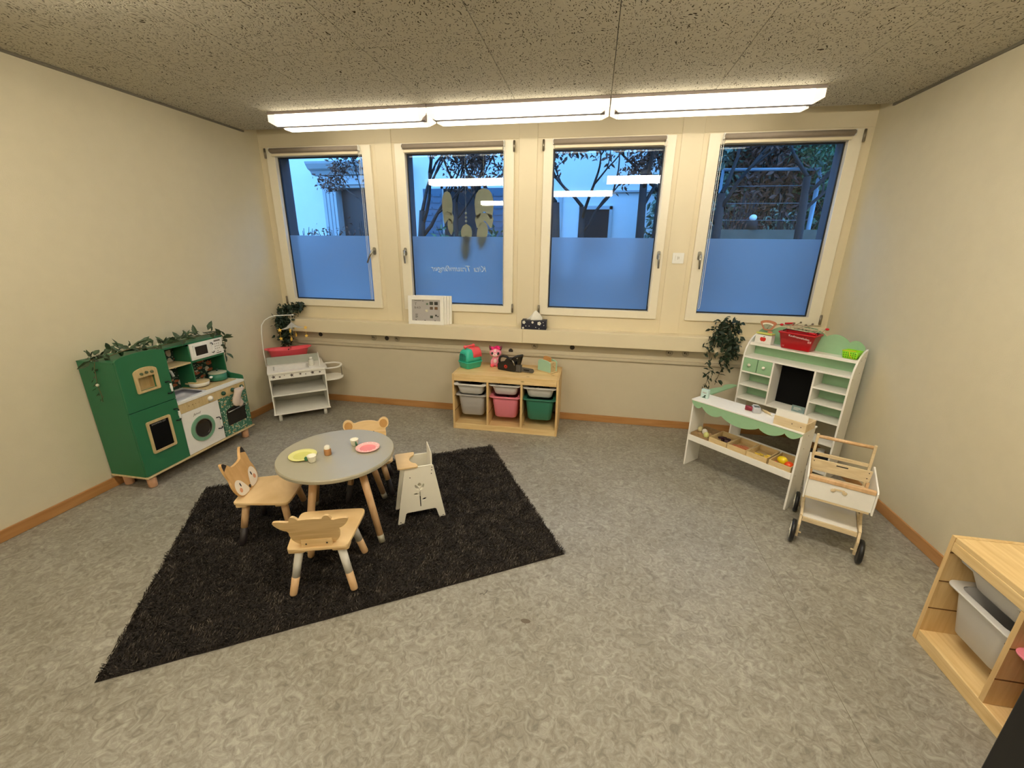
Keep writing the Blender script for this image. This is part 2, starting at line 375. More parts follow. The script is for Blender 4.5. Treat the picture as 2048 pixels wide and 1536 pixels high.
for nm, a in (('baseboard_left', (XL, XL+.013, YB, 3.82)), ('baseboard_right', (XR-.013, XR, YB, 3.82)), ('baseboard_window', (XL+.013, XR-.013, 3.807, 3.8195)), ('baseboard_back', (XL+.013, XR-.013, YB, YB+.013))):
    o = struct(nm, G().box(a[0], a[1], a[2], a[3], .001, .067), M_base, bev=.002)
# sill duct with fine joint, rail under it, post covers between the windows
struct('trim_4', G().box(XL+.001, -.5955, 3.70, 3.839, .756, .881).box(-.5945, XR-.001, 3.70, 3.839, .756, .881), M_trimw, bev=.003)
struct('trim_5', G().box(XL+.001, XR-.001, 3.796, 3.8195, .612, .638), plain('grey white rail', (198, 188, 164), .5), bev=.003)
for i, (a, b) in enumerate(((-1.955, -1.8), (-.672, -.52), (.598, .758))):
    struct('trim_%d' % (6+i), G().box(a, b, 3.832, 3.839, .882, 2.56), M_trimw, bev=.002)
struct('trim_9', G().box(XL+.001, XR-.001, 3.835, 3.839, 2.432, 2.44), M_trimw)

def window(i, sx0, sx1, gx0, gx1, hinge):
    z0, z1, g0, g1 = 1.003, 2.42, 1.066, 2.345
    g = G().prism(rrect(sx0, sx1, z0, z1, .004, 1), 0, .05, XZ(3.815))
    vs, fs = curve_plate([rrect(sx0, sx1, z0, z1, .003, 1), [(gx0, g0), (gx1, g0), (gx1, g1), (gx0, g1)]], .055)
    g = G().add([(u, 3.8425+w, v) for u, v, w in vs], fs)
    root = struct('window_%d' % i, g, M_sash, bev=.003)
    ins = [(gx0+.001, g0+.001), (gx1-.001, g0+.001), (gx1-.001, g1-.001), (gx0+.001, g1-.001)]
    vs, fs = curve_plate([ins, [(gx0+.011, g0+.011), (gx1-.011, g0+.011), (gx1-.011, g1-.011), (gx0+.011, g1-.011)]], .006)
    obj('gasket', G().add([(u, 3.858+w, v) for u, v, w in vs], fs), M_blackp, root)
    obj('pane', G().add([(gx0+.004, 3.864, g0+.004), (gx1-.004, 3.864, g0+.004), (gx1-.004, 3.864, g1-.004), (gx0+.004, 3.864, g1-.004)], [(0, 1, 2, 3)]), M_glass, root)
    obj('frosted_film', G().add([(gx0+.012, 3.858, g0+.012), (gx1-.012, 3.858, g0+.012), (gx1-.012, 3.858, 1.669), (gx0+.012, 3.858, 1.669)], [(0, 1, 2, 3)]), M_frost, root)
    vs, fs = curve_plate([[(sx0+.03, 1.03), (sx1-.03, 1.03), (sx1-.03, 2.39), (sx0+.03, 2.39)], [(gx0-.004, g0-.004), (gx1+.004, g0-.004), (gx1+.004, g1+.004), (gx0-.004, g1+.004)]], .02)
    vs2, fs2 = curve_plate([[(sx0+.03, 1.03), (sx1-.03, 1.03), (sx1-.03, 2.39), (sx0+.03, 2.39)], [(gx0-.02, g0-.02), (gx1+.02, g0-.02), (gx1+.02, g1+.02), (gx0-.02, g1+.02)]], .14)
    obj('outer_reveal', G().add([(u, 3.882+w, v) for u, v, w in vs], fs).add([(u, 3.965+w, v) for u, v, w in vs2], fs2), plain('dark outer frame', (84, 86, 92), .5), root)
    # tilt-turn handle
    hx = sx1-.036 if hinge < 0 else sx0+.046
    lean = -.062 if i == 1 else 0.004
    h = G().prism(rrect(hx-.014, hx+.014, 1.50, 1.568, .012), 0, -.008, XZ(3.815), mi=0)
    h.cyl((hx, 3.807, 1.54), (hx, 3.775, 1.54), .009).tube([(hx, 3.778, 1.543), (hx+lean*.4, 3.772, 1.50), (hx+lean, 3.774, 1.43)], [.010, .009, .0075], 10)
    obj('handle', h, M_metal, root)
    for zz in ((2.33, 2.413), (1.012, 1.09)):
        x = sx0-.002 if hinge < 0 else sx1+.002
        obj('hinge', G().cyl((x, 3.806, zz[0]), (x, 3.806, zz[1]), .008, n=12).cyl((x, 3.806, zz[0]+.006), (x, 3.806, zz[1]-.006), .0092, n=12), M_hinge, root)
    return root
for i, w in enumerate(WINS):
    wr = window(i+1, *w)
# mirrored lettering seen through the film of the second window
tx = text_g('Kita Traumf\u00e4nger', .075, lambda u, v, w: (-1.226-u, 3.8575+w, 1.365+v), .0002, shear=.25)
obj('lettering', tx, plain('pale film lettering', (176, 198, 226), .5), bpy.data.objects['window_2'])

# roller blinds
def blind(x0, x1, side, zlow, label):
    t = thing('roller_blind', label, 'blind', ((x0+x1)/2, 3.79, 2.39), 0, None)
    w = (x1-x0)/2
    obj('fabric_roll', G().cyl((-w, 0, 0), (w, 0, 0), .019, n=20), plain('taupe blind fabric', (150, 138, 124), .8), t)
    obj('bottom_bar', G().box(-w+.01, w-.012, -.004, .008, -.046, -.026), M_trimw, t, bev=.003)
    obj('fabric', G().box(-w+.012, w-.014, .002, .0035, -.03, -.004), plain('taupe blind fabric', (150, 138, 124), .8), t)
    for s in (-1, 1): obj('bracket', G().box(s*w-.004, s*w+.004, -.016, .024, -.02, .022), M_whiteb, t, bev=.003)
    cx = side*(w+.004); pts = []; zl = zlow-2.39
    n = int(-zl/.006)
    for k in range(n): pts.append((cx-.007, -.004, -.006*k))
    for k in range(9): a = PI*k/8; pts.append((cx-.007*math.cos(a)*1.0, -.004, zl-.012*math.sin(a)))
    for k in range(n): pts.append((cx+.007, -.004, zl+.006*k))
    obj('bead_chain', G().tube(pts, [.0026 if q % 2 else .0009 for q in range(len(pts))], 6), M_whiteb, t)
    return t
blind(-2.962, -2.086, 1, 1.10, 'rolled up taupe roller blind over the leftmost window')
blind(-1.682, -.79, 1, 1.09, 'rolled up taupe roller blind over the window with the feathers')
blind(-.386, .481, 1, 1.12, 'rolled up taupe roller blind over the window beside the wall socket')
blind(.893, 1.766, -1, 1.12, 'rolled up taupe roller blind over the rightmost window')

# fluorescent lamps
M_emit = plain('lit prismatic diffuser', (255, 250, 235), .4, emit=LAMP_COL, es=LAMP_POWER)
M_emit2 = plain('dim diffuser end', (235, 225, 205), .3, emit=LAMP_COL, es=LAMP_POWER*.18)
M_house = plain('lamp housing grey', (150, 138, 132), .6)
M_emitr = plain('lit rear prismatic diffuser', (255, 250, 235), .4, emit=LAMP_COL, es=LAMP_REAR)
M_emitr2 = plain('lit rear prismatic diffuser, newer tube', (255, 250, 235), .4, emit=LAMP_COL, es=LAMP_REAR*1.9)  # emission raised above the other rear lamps to brighten the right wall
def lamp(x0, x1, y0, label, em=None):
    em = em or M_emit
    t = thing('ceiling_lamp', label, 'lamp', (x0, y0, ZC), 0, None)
    L = x1-x0-.004
    obj('housing', G().box(0, L, .0, .215, -.018, -.001).box(.03, L-.03, .040, .098, -.086, -.018), M_house, t)
    for flip in (0, 1):
        prof = [(.001, -.019), (.001, -.066), (.010, -.088), (.018, -.093), (.034, -.092), (.039, -.019)]
        if flip: prof = [(.099, -.019), (.101, -.086), (.112, -.094), (.196, -.092), (.210, -.068), (.212, -.019)]
        ins = lambda z: 0 if z > -.07 else .048
        def sec(x, s, k=1): return [(x+s*k*ins(z), y, z) for y, z in prof]
        A, B = sec(.002, 1), sec(L-.002, -1)
        C, D = [(max(v[0], .06), v[1], v[2]) for v in sec(.06, 1, 0)], [(L-.06, y, z) for y, z in prof]
        def loft(P, Q, cap):
            n = len(P); gg = G(); gg.add(P+Q, [(i, (i+1) % n, n+(i+1) % n, n+i) for i in range(n)]+([tuple(range(n))] if cap == 0 else [tuple(range(n, 2*n))] if cap == 1 else []))
            return gg
        obj('diffuser', loft(C, D, None), em, t)
        obj('end_cap', loft(A, C, 0), M_emit2, t); obj('end_cap', loft(D, B, 1), M_emit2, t)
    return t
lx = [-2.502, -1.235, .036, 1.304]
for k, nm in enumerate(('left', 'middle', 'right')):
    lamp(lx[k], lx[k+1], 3.231, 'lit white ceiling lamp over the windows, %s one of the row of three' % nm)
lamp(lx[0], lx[1], 1.17, 'lit ceiling lamp above the play table, mirrored in the second window', M_emitr)
lamp(lx[2], lx[3], 1.17, 'lit ceiling lamp right of the camera, mirrored in the third window', M_emitr2)
lamp(lx[1]+.25, lx[2]+.25, -.32, 'lit ceiling lamp behind the camera, in line with the wooden shelf', M_emitr)
lamp(lx[0], lx[1], -1.8, 'lit ceiling lamp at the back of the room on the kitchen side', M_emitr)

# wall fittings
sk = thing('wall_socket', 'small square cream wall socket between the third and fourth windows', 'socket', (.682, 3.832, 1.51))
obj('plate', G().prism(rrect(-.045, .045, -.04, .045, .006), 0, -.008, XZ(0)), M_whiteb, sk, bev=.001)
obj('insert', G().prism(rrect(-.024, .024, -.02, .026, .004), -.008, -.014, XZ(0)), M_whiteb, sk)
obj('contact', G().box(-.006, -.003, -.0155, -.0135, -.008, .016).box(.003, .006, -.0155, -.0135, -.004, .014), M_hinge, sk)
plugs = [(-.492, .708, 1, 'nearest the tissue box'), (.708, .709, 1, 'left of the pair nearest the shop'), (.845, .713, 1, 'right of the pair nearest the shop'), (-1.87, .708, 1, 'nearest the photo frames'), (-2.12, .708, 0, 'nearest the white play bath table')]
for x, z, kind, where in plugs:
    t = thing('cover_plate', 'small round cover plate under the sill duct, '+where, 'cover plate', (x, 3.8195, z), 0, 'round cover plates under the sill duct')
    obj('rim', G().lathe([(.030, 0), (.030, .004), (.026, .005)], n=24, axis='y').xf(Matrix.Rotation(0, 4, 'X')), plain('grey cover', (176, 166, 144), .5), t)
    obj('slot', G().box(-.012, -.003, -.0062, -.004, -.006, .010).box(.004, .009, -.0062, -.004, -.010, .004), M_dark, t)
for x, z, where in ((-2.71, .71, 'next to the hanging star mobile'), (-.145, .712, 'beyond the right end of the shelf'), (-.721, .648, 'just above the toy chainsaw'), (-1.98, .706, 'left of the photo frames')):
    o = obj('cable_hole', G().lathe([(.022, 0), (.020, .003)], n=20, axis='y'), M_dark, None); o.location = (x, 3.8193, z)
    tag(o, 'small round cable hole under the sill, '+where, 'hole', 'dark cable holes under the sill duct')

# feathers hanging outside the second window pane
def feather(cx, top, segs, label, beads=(), stringtop=2.34):
    t = thing('feather_ornament', label, 'ornament', (cx, 3.874, top), 0, None)
    M = plain('beige felt feather', (212, 202, 172), .9, var=.03)
    for sg in segs:
        obj('feather', G().prism([(u-cx, v-top) for u, v in sg], 0, .003, XZ(0)), M, t)
    obj('string', G().cyl((0, .0015, stringtop-top), (0, .0015, -.01), .0012, n=6), M_trimw, t)
    for b in beads: obj('bead', G().ell((0, .0015, b-top), (.011, .009, .011), 12, 8), plain('beige bead', (205, 195, 170), .6), t)
def fth(cx, t, b, w, skew=0, notch=.0):
    L = t-b; out = []
    for k in range(13):
        q = k/12; out.append((cx+w*math.sin(PI*min(1, q**.8))**.7+skew*q, t-L*q))
    for k in range(12, -1, -1):
        q = k/12; out.append((cx-w*math.sin(PI*min(1, q**.8))**.7+skew*q, t-L*q))
    out = [p for i, p in enumerate(out) if i == 0 or (abs(p[0]-out[i-1][0])+abs(p[1]-out[i-1][1])) > 1e-4]
    if abs(out[0][0]-out[-1][0]) < 1e-4: out.pop()
    return out
def skirt(cx, t, z0, w, n=6):   # upper body of a feather: rounded shoulders, V-shaped lower hem
    return smooth_poly([(cx, t), (cx+w*.7, t-(t-z0)*.12), (cx+w, t-(t-z0)*.5), (cx+w*.9, z0), (cx+w*.75, z0-w*.55), (cx+w*.35, z0-w*.05), (cx, z0+w*.35), (cx-w*.35, z0-w*.05), (cx-w*.75, z0-w*.55), (cx-w*.9, z0), (cx-w, t-(t-z0)*.5), (cx-w*.7, t-(t-z0)*.12)], 1)
feather(-1.321, 2.051, [skirt(-1.323, 2.051, 1.868, .050), skirt(-1.316, 1.88, 1.80, .050), fth(-1.305, 1.825, 1.68, .026, .012)], 'small beige felt feather hanging on the left in the second window')
feather(-.987, 2.072, [skirt(-.985, 2.072, 1.858, .088), skirt(-.985, 1.87, 1.78, .086), fth(-.99, 1.80, 1.572, .05, -.03)], 'large beige felt feather hanging on the right in the second window', beads=(2.11, 2.135))
feather(-1.152, 1.778, [fth(-1.15, 1.778, 1.60, .052), fth(-1.155, 1.68, 1.462, .044, -.012)], 'beige felt feather with two beads hanging lowest in the second window', beads=(1.866, 1.832, 1.80))
# ------------------------------------------------------------------ outdoors
from mathutils import noise
M_bark = plain('dark wet bark', (30, 26, 24), .8, var=.3, scale=20)
M_bleaf = plain('withered brown leaf', (96, 62, 48), .7, var=.4, scale=15)
M_gleaf = plain('evergreen leaf', (66, 104, 66), .35, var=.7, scale=9, spec=.6)  # wide tone range paints bright leaf highlights into the colour
M_gleaf2 = plain('grey green leaf', (104, 124, 104), .45, var=.75, scale=9)  # lighter tones here also stand for highlights on the leaves
M_render = plain('white house render', (214, 216, 214), .9, var=.02, scale=3)
M_stone = plain('pale dressed stone', (168, 172, 172), .8, var=.05, scale=5)
g = G().box(-16, 16, 4.15, 26, .7, 1.0)
struct('ground_outside', g, plain('dark soil', (70, 64, 52), .95, var=.3, scale=4))
h = thing('neighbour_house', 'white rendered house with stone door surround and blue shutters seen through the windows', 'house', (-5, 11, 1.0))
def hb(name, x0, x1, y0, y1, z0, z1, m, par=None, bev=0): return obj(name, G().box(x0+5, x1+5, y0-11, y1-11, z0-1, z1-1), m, par or h, bev)
hb('wall', -20, 1.6, 11, 17, 1.0, 9, M_render)
ds = obj('door_surround', G().box(-7.02+5, -6.65+5, -.28, 0, 0, 1.98).box(-5.2+5, -4.85+5, -.28, 0, 0, 1.98)
    .box(-7.03+5, -4.84+5, -.30, 0, 1.98, 2.26).box(-7.10+5, -4.78+5, -.36, 0, 2.05, 2.11)
    .prism([(0, 2.28), (-.34, 2.28), (-.40, 2.36), (-.50, 2.40), (-.58, 2.50), (-.60, 2.55), (0, 2.55)], -7.22+5, -4.66+5, lambda u, v, w: (w, u, v)), M_stone, h)
obj('pilaster_groove', G().box(-6.94+5, -6.92+5, -.285, -.28, 0, 1.9).box(-6.84+5, -6.82+5, -.285, -.28, 0, 1.9).box(-6.74+5, -6.72+5, -.285, -.28, 0, 1.9), plain('groove grey', (110, 114, 116), .8), ds)
hb('door', -6.65, -5.2, 10.99, 11.02, 1.0, 2.98, plain('dark doorway', (38, 34, 32), .5))
M_shut = plain('blue shutter paint', (52, 84, 104), .5)
def house_window(x0, x1, z0, z1, shutters):
    w = obj('window', G().box(x0+5, x1+5, -.03, .0, z0-1, z1-1), plain('dark house glass', (20, 28, 32), .6, spec=.2), h)
    obj('window_surround', G().box(x0+4.93, x0+5, -.06, 0, z0-1.08, z1-.93).box(x1+5, x1+5.07, -.06, 0, z0-1.08, z1-.93).box(x0+4.93, x1+5.07, -.09, 0, z0-1.1, z0-1).box(x0+4.93, x1+5.07, -.06, 0, z1-1, z1-.92), M_stone, w)
    if shutters:
        for a, b in ((x0-.52, x0-.04), (x1+.04, x1+.52)):
            s = G().box(a+5, b+5, -.1, -.06, z0-1, z1-1)
            n = 11
            for k in range(n):
                zz = z0-1+.04+(z1-z0-.08)*k/n
                s.box(a+5.03, (a+b)/2+4.985, -.12, -.09, zz, zz+.055).box((a+b)/2+5.015, b+4.97, -.12, -.09, zz, zz+.055)
            obj('shutter', s, M_shut, h)
house_window(-3.83, -2.8, 1.3, 2.96, True)
house_window(-.37, .27, 1.4, 2.47, False)
hb('string_course', -2.1, 1.6, 10.95, 11, 2.84, 2.88, M_stone)
hb('corner_strip', -.95, -.85, 10.95, 11, 1.0, 2.86, M_stone)

def grow(g, p, d, L, r, depth, rnd, tips, up=.25, wild=.5):
    n = 4; pts = [p]; q = Vector(p); dd = Vector(d).normalized()
    for k in range(n):
        dd = (dd+Vector((rnd.uniform(-1, 1), rnd.uniform(-1, 1), rnd.uniform(-1, 1)))*.16+Vector((0, 0, up*.1))).normalized()
        q = q+dd*L/n; pts.append(tuple(q))
        if depth <= 2: tips.append(tuple(q))
    g.tube(pts, [r*(1-.45*k/n) for k in range(n+1)], 6 if depth > 1 else 4)
    if depth == 0: return
    for k in range(rnd.choice((2, 3)) if depth > 1 else 3):
        nd = (dd+Vector((rnd.uniform(-1, 1), rnd.uniform(-1, 1)*.7, rnd.uniform(-.5, .9)))*wild*1.3).normalized()
        grow(g, tuple(Vector(pts[-1 if k == 0 else rnd.randint(2, 4)])), nd, L*rnd.uniform(.6, .85), r*.55, depth-1, rnd, tips, up, wild)
def tree(x, y, h, r, label, seed, leafm=None, nleaf=1, lean=(0, 0), depth=4, cat='tree'):
    rnd = random.Random(seed); t = thing('garden_tree', label, cat, (x, y, 1.0)); g = G(); tips = []
    g.tube([(0, 0, -.1), (lean[0]*.3, lean[1]*.3, h*.45), (lean[0]*.7, lean[1], h)], [r*1.15, r, r*.8], 10)
    for k in range(3):
        a = rnd.uniform(0, 6.28)
        grow(g, (lean[0]*.7, lean[1], h*(1-.16*k)), (math.cos(a)*.8, math.sin(a)*.5, .9), .75, r*.5, depth, rnd, tips)
    obj('trunk', g, M_bark, t)
    if leafm: obj('foliage', leaves(tips, .075, rnd, nleaf, .12), leafm, t)
    return t
for a in ((-2.72, 6.5, 1.1, .06, 'leaning dark bare tree at the left edge of the second window', 3, M_bleaf, 4, (.15, 0)),
          (-2.16, 6.7, 1.45, .035, 'slim dark bare tree behind the small felt feather', 5, M_bleaf, 3, (.02, 0)),
          (-1.94, 7.2, 1.6, .05, 'dark bare tree behind the lowest felt feather', 8, M_bleaf, 3, (.03, 0)),
          (-.56, 6.5, 1.2, .07, 'dark brown-leaved tree at the left edge of the third window', 11, M_bleaf, 6, (-.06, 0)),
          (-.22, 6.6, 1.15, .05, 'thin forked tree in front of the house window in the third window', 12, M_bleaf, 5, (.0, 0)),
          (.62, 6.5, 1.6, .058, 'thick dark double trunk tree on the right of the third window', 14, M_bleaf, 5, (-.05, 0)),
          (.86, 6.9, 2.0, .05, 'dark trunk tree just behind the thick one on the right of the third window', 15, M_bleaf, 2, (.02, 0)),
          (1.62, 6.5, 1.3, .06, 'dark knotty tree at the left edge of the rightmost window', 21, M_bleaf, 5, (-.02, 0)),
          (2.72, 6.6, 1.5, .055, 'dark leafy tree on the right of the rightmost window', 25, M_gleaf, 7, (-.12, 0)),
          (-3.75, 7.4, 1.2, .05, 'brown leaved bush tree in front of the stone door surround', 31, M_bleaf, 5, (.1, 0))):
    tree(*a)
def shrub(x, y, rx, ry, z1, n, m, label, seed, size=.09, name='garden_shrub', branches=18):
    rnd = random.Random(seed); t = thing(name, label, 'shrub', (x, y, 1.0)); g = G(); P = []
    hgt = z1-1.0
    for k in range(branches):
        a = rnd.uniform(0, 6.28); q = rnd.uniform(.2, 1)
        g.tube([(0, 0, 0), (rx*q*math.cos(a)*.5, ry*q*math.sin(a)*.5, hgt*.5), (rx*q*math.cos(a), ry*q*math.sin(a), hgt*rnd.uniform(.6, 1.0))], [.02, .012, .004], 5)
    for k in range(n):
        a = rnd.uniform(0, 6.28); q = math.sqrt(rnd.uniform(.25, 1)); zz = rnd.uniform(.02, 1)
        P.append((rx*q*math.cos(a)*(1-.3*zz*zz), ry*q*math.sin(a)*(1-.3*zz*zz), hgt*zz*(.86+.14*math.sin(5*a+seed))))
    obj('branches', g, M_bark, t); obj('foliage', leaves(P, size, rnd, 1, .04), m, t)
    return t
for i in range(3):
    shrub((-5.0, -4.45, -3.9)[i], 6.9, .42, .3, (1.90, 1.93, 2.02)[i], 420, M_bleaf, ('low brown leaved hedge plant at the far left behind the first window', 'low brown leaved hedge plant in the middle behind the first window', 'low brown leaved hedge plant at the foot of the stone door surround')[i], 40+i, .055)
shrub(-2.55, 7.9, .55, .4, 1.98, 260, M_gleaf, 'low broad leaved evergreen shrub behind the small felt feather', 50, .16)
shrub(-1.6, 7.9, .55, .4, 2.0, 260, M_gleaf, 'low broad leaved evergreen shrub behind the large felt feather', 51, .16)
for i, (x, y, z) in enumerate(((1.9, 9.4, 4.8), (3.1, 9.2, 5.2), (4.3, 9.0, 5.0), (5.5, 8.9, 4.6))):
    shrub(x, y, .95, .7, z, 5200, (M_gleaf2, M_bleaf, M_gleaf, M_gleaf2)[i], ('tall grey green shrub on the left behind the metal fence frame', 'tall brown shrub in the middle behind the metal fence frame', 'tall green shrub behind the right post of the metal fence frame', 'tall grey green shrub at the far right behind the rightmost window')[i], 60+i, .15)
for i, (x, y, z) in enumerate(((2.2, 7.9, 2.45), (2.95, 7.8, 2.3), (3.7, 7.7, 3.2))):
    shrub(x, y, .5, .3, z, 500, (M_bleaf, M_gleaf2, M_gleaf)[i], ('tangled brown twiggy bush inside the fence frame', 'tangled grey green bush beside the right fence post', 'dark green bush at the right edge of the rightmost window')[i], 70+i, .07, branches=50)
fn = thing('garden_fence', 'blue grey metal fence frame with wires behind the rightmost window', 'fence', (1.75, 7.2, 1.0))
M_fence = plain('galvanised blue grey', (120, 138, 150), .45, metal=.3)
obj('frame', G().cyl((0, 0, 1.69), (1.28, 0, 1.68), .022).cyl((0, 0, 0), (0, 0, 1.69), .02).cyl((1.28, 0, 0), (1.28, 0, 1.68), .03), M_fence, fn)
for k in range(5): obj('wire', G().cyl((0, 0, .55+.23*k), (1.28, 0, .55+.23*k), .003, n=6), M_fence, fn)
o = obj('garden_wall', G().box(1.3, 4.6, 6.95, 7.1, 1.0, 1.87), plain('mossy concrete', (92, 90, 78), .9, var=.2, scale=6)); tag(o, 'low mossy concrete wall at the bottom of the rightmost window view', 'wall')
t = thing('garden_ornament', 'round white flower-like ornament on a dark stump behind the rightmost window', 'ornament', (2.2, 7.0, 1.87))
obj('ball', G().ell((0, 0, .16), (.05, .05, .045), 14, 8), plain('bluish white glaze', (225, 235, 238), .3), t)
obj('stump', G().lathe([(.075, 0), (.07, .11), (.05, .12)], n=14), M_bark, t)

# planted bank rising behind the shrubs
rnd = random.Random(77); N1, N2 = 60, 24; vs = []; fs = []
for j in range(N2+1):
    for i in range(N1+1):
        x = 1.75+12*i/N1; q = j/N2; y = 10.4+3.0*q; z = 1.0+7.0*math.sin(q*PI/2)
        n = noise.noise(Vector((x*1.3, y*1.3, z*1.3)))*.5+rnd.uniform(-.12, .12)
        vs.append((x, y+n*.6, z+n*.3))
for j in range(N2):
    for i in range(N1): a = j*(N1+1)+i; fs.append((a, a+1, a+N1+2, a+N1+1))
struct('ground_bank', G().add(vs, fs), plain('dark ivy bank', (48, 56, 44), .8, var=.6, scale=14))
# ------------------------------------------------------------------ rug
rc = [Vector(p) for p in ((-1.74, .848, 0), (-.05, 1.902, 0), (-.737, 3.085, 0), (-2.482, 2.06, 0))]
rnd = random.Random(2); nx, ny = 300, 210; vs = []; fs = []
from mathutils import noise
for j in range(ny+1):
    for i in range(nx+1):
        u, v = i/nx, j/ny
        p = rc[0]*(1-u)*(1-v)+rc[1]*u*(1-v)+rc[2]*u*v+rc[3]*(1-u)*v
        e = min(u*2.0, (1-u)*2.0, v*1.38, (1-v)*1.38)
        hgt = .013*min(1, (e/.02))**.5 if e > 0 else .001
        hgt += (.006*noise.noise(p*70)+.003*rnd.uniform(-1, 1))*min(1, e/.01)
        w = noise.noise(p*9+Vector((3, 1, 0)))*.006 if e < .02 else 0
        vs.append((p.x+w, p.y+w, max(.001, hgt)))
for j in range(ny):
    for i in range(nx):
        a = j*(nx+1)+i; fs.append((a, a+1, a+nx+2, a+nx+1))
rug = obj('rug', G().add(vs, fs, 0, True), m_rug())
rnd = random.Random(21); g = G(); pv = []; pf = []; pm = []
for k in range(120000):
    u, v = rnd.random(), rnd.random()
    p = rc[0]*(1-u)*(1-v)+rc[1]*u*(1-v)+rc[2]*u*v+rc[3]*(1-u)*v
    q = noise.noise(p*14)*4; a = q+rnd.uniform(-1, 1); L = rnd.uniform(.007, .014); s_ = rnd.uniform(.0014, .0024); b = rnd.uniform(0, 6.28)
    cx, cy = math.cos(b)*s_, math.sin(b)*s_; o_ = len(pv)
    pv += [(p.x-cx, p.y-cy, .010), (p.x+cx, p.y+cy, .010), (p.x+math.cos(a)*L*.8+cx*.4, p.y+math.sin(a)*L*.8+cy*.4, .012+L*.85), (p.x+math.cos(a)*L*.8-cx*.4, p.y+math.sin(a)*L*.8-cy*.4, .012+L*.85)]
    pf.append((o_, o_+1, o_+2, o_+3)); pm.append(rnd.choice((0, 0, 1, 1, 2)))
g.v = pv; g.f = pf; g.m = pm; g.s = [False]*len(pf)
obj('pile', g, [plain('pile dark', (36, 32, 28), 1, spec=.1), plain('pile mid', (66, 60, 54), 1, spec=.1), plain('pile light', (112, 104, 96), 1, spec=.1)], rug, kind='stuff'); tag(rug, 'rectangular charcoal shag rug lying diagonally on the floor', 'rug')
o = obj('floor_stain', G().disc((0, 0), .022, lambda u, v: (u, v, 0), 18, r2=.012).xf(Matrix.Identity(4)), plain('brown floor stain', (104, 92, 78), .7)); o.location = (-.191, 1.439, .0006); tag(o, 'small brown oval stain on the grey floor in front of the rug', 'stain')
o = obj('thread', G().tube([(0, 0, .001), (.012, .01, .002), (.02, .002, .001), (.028, .016, .002), (.03, .03, .001)], .0009, 5), plain('dark thread', (50, 44, 40), .9)); o.location = (-.43, 1.545, 0); tag(o, 'tiny dark thread lying on the floor beside the rug edge', 'thread')

# ------------------------------------------------------------------ round play table
RZ = .017
tb = thing('play_table', 'round grey green play table with four round wooden legs', 'table', (-1.342, 1.90, 0), .15)
obj('tabletop', G().lathe([(.290, .452), (.302, .454), (.309, .460), (.309, .474), (.305, .480), (.0001, .480)], n=96, sm=False), M_table, tb)
obj('underframe', G().lathe([(.24, .438), (.24, .4515)], n=48), M_plyh, tb)
for (fx, fy) in ((-1.052, 1.785), (-1.402, 1.637), (-1.625, 2.02), (-1.24, 2.19)):
    d = Vector((fx+1.342, fy-1.90, 0)); d.rotate(Matrix.Rotation(-.15, 3, 'Z')); t_ = d*.62
    lg = obj('leg', G().tube([(d.x, d.y, RZ), (t_.x, t_.y, .439)], [.017, .021], 18), M_plyh, tb)
    q = d*.965+t_*.035; q2 = d*.87+t_*.13
    obj('leg_tip', G().tube([(d.x, d.y, RZ-.001), (d.x+(t_.x-d.x)*.1, d.y+(t_.y-d.y)*.1, RZ+.042)], [.0176, .018], 18), M_table, lg)

# ------------------------------------------------------------------ animal chairs
M_foxp = plain('fox cheek white', (244, 236, 220), .45, var=.01)
M_blush = plain('blush dot', (222, 160, 124), .5)
M_foxo = wood('fox orange stained ply', (216, 176, 120), (200, 158, 100), (6, 6, 1), 4, .45)
M_ear = wood('bear ear brown', (196, 148, 84), (180, 132, 70), (6, 6, 1), 4, .45)
M_sock = plain('black painted foot', (30, 24, 26), .45, var=.08)
M_legw = plain('white painted leg', (236, 234, 226), .4, var=.01)
def chair(name, label, loc, fwd, outline, marks, backmat, legmats, split):
    rz = math.atan2(fwd[1], fwd[0])-PI/2
    t = thing(name, label, 'chair', (loc[0], loc[1], 0), rz)
    seat = smooth_poly([(.010, -.005), (.026, -.012), (.254, -.012), (.270, -.005), (.276, .02), (.300, .235), (.296, .272), (.27, .284), (.01, .284), (-.016, .272), (-.020, .235), (.004, .02)], 2)
    obj('seat', G().prism(seat, .262, .277, XY()), M_ply, t, bev=.003)
    for cx, cy in ((.045, .03), (.235, .03), (.035, .23), (.245, .23)):
        obj('leg_block', G().prism(rrect(cx-.038, cx+.038, cy-.03, cy+.03, .01), .247, .2615, XY()), M_ply, t)
    for bx, by in ((0, 0), (.276, 0), (0, .262), (.276, .262)):
        tx, ty = bx+(.048 if bx < .1 else -.048), by+(.036 if by < .1 else -.036)
        B = Vector((bx, by, RZ)); T = Vector((tx, ty, .248)); q = B.lerp(T, split)
        up = obj('leg', G().tube([tuple(q), tuple(T)], [.0175, .019], 18), legmats[0], t)
        obj('foot', G().tube([tuple(B), tuple(B.lerp(T, .03)), tuple(q)], [.0155, .017, .0178], 18), legmats[1], up)
    # back panel leaning backwards: z .277 -> y .030, z .48 -> y -.035
    ln = lambda z: .030-(z-.277)*.32
    cxm = .138
    f = lambda u, v, w: (cxm+u, ln(v)+w-.007, v)
    g = G().prism(outline, -.007, .007, f)
    for sh, mi, lift in marks: g.add([f(u, v, .0071+lift*.0003) for u, v in sh], [tuple(range(len(sh)))], mi)
    obj('backrest', g, backmat, t)
    obj('back_block', G().box(cxm-.068, cxm+.068, .002, .018, .277, .305).box(cxm-.068, cxm+.068, .0, .008, .277, .315), M_ply, t, bev=.003)
    for s in (-1, 1): obj('screw', G().lathe([(.004, 0), (.004, .001)], (cxm+s*.045, -.0005, .293), 10, axis='y'), M_dark, t)
    return t
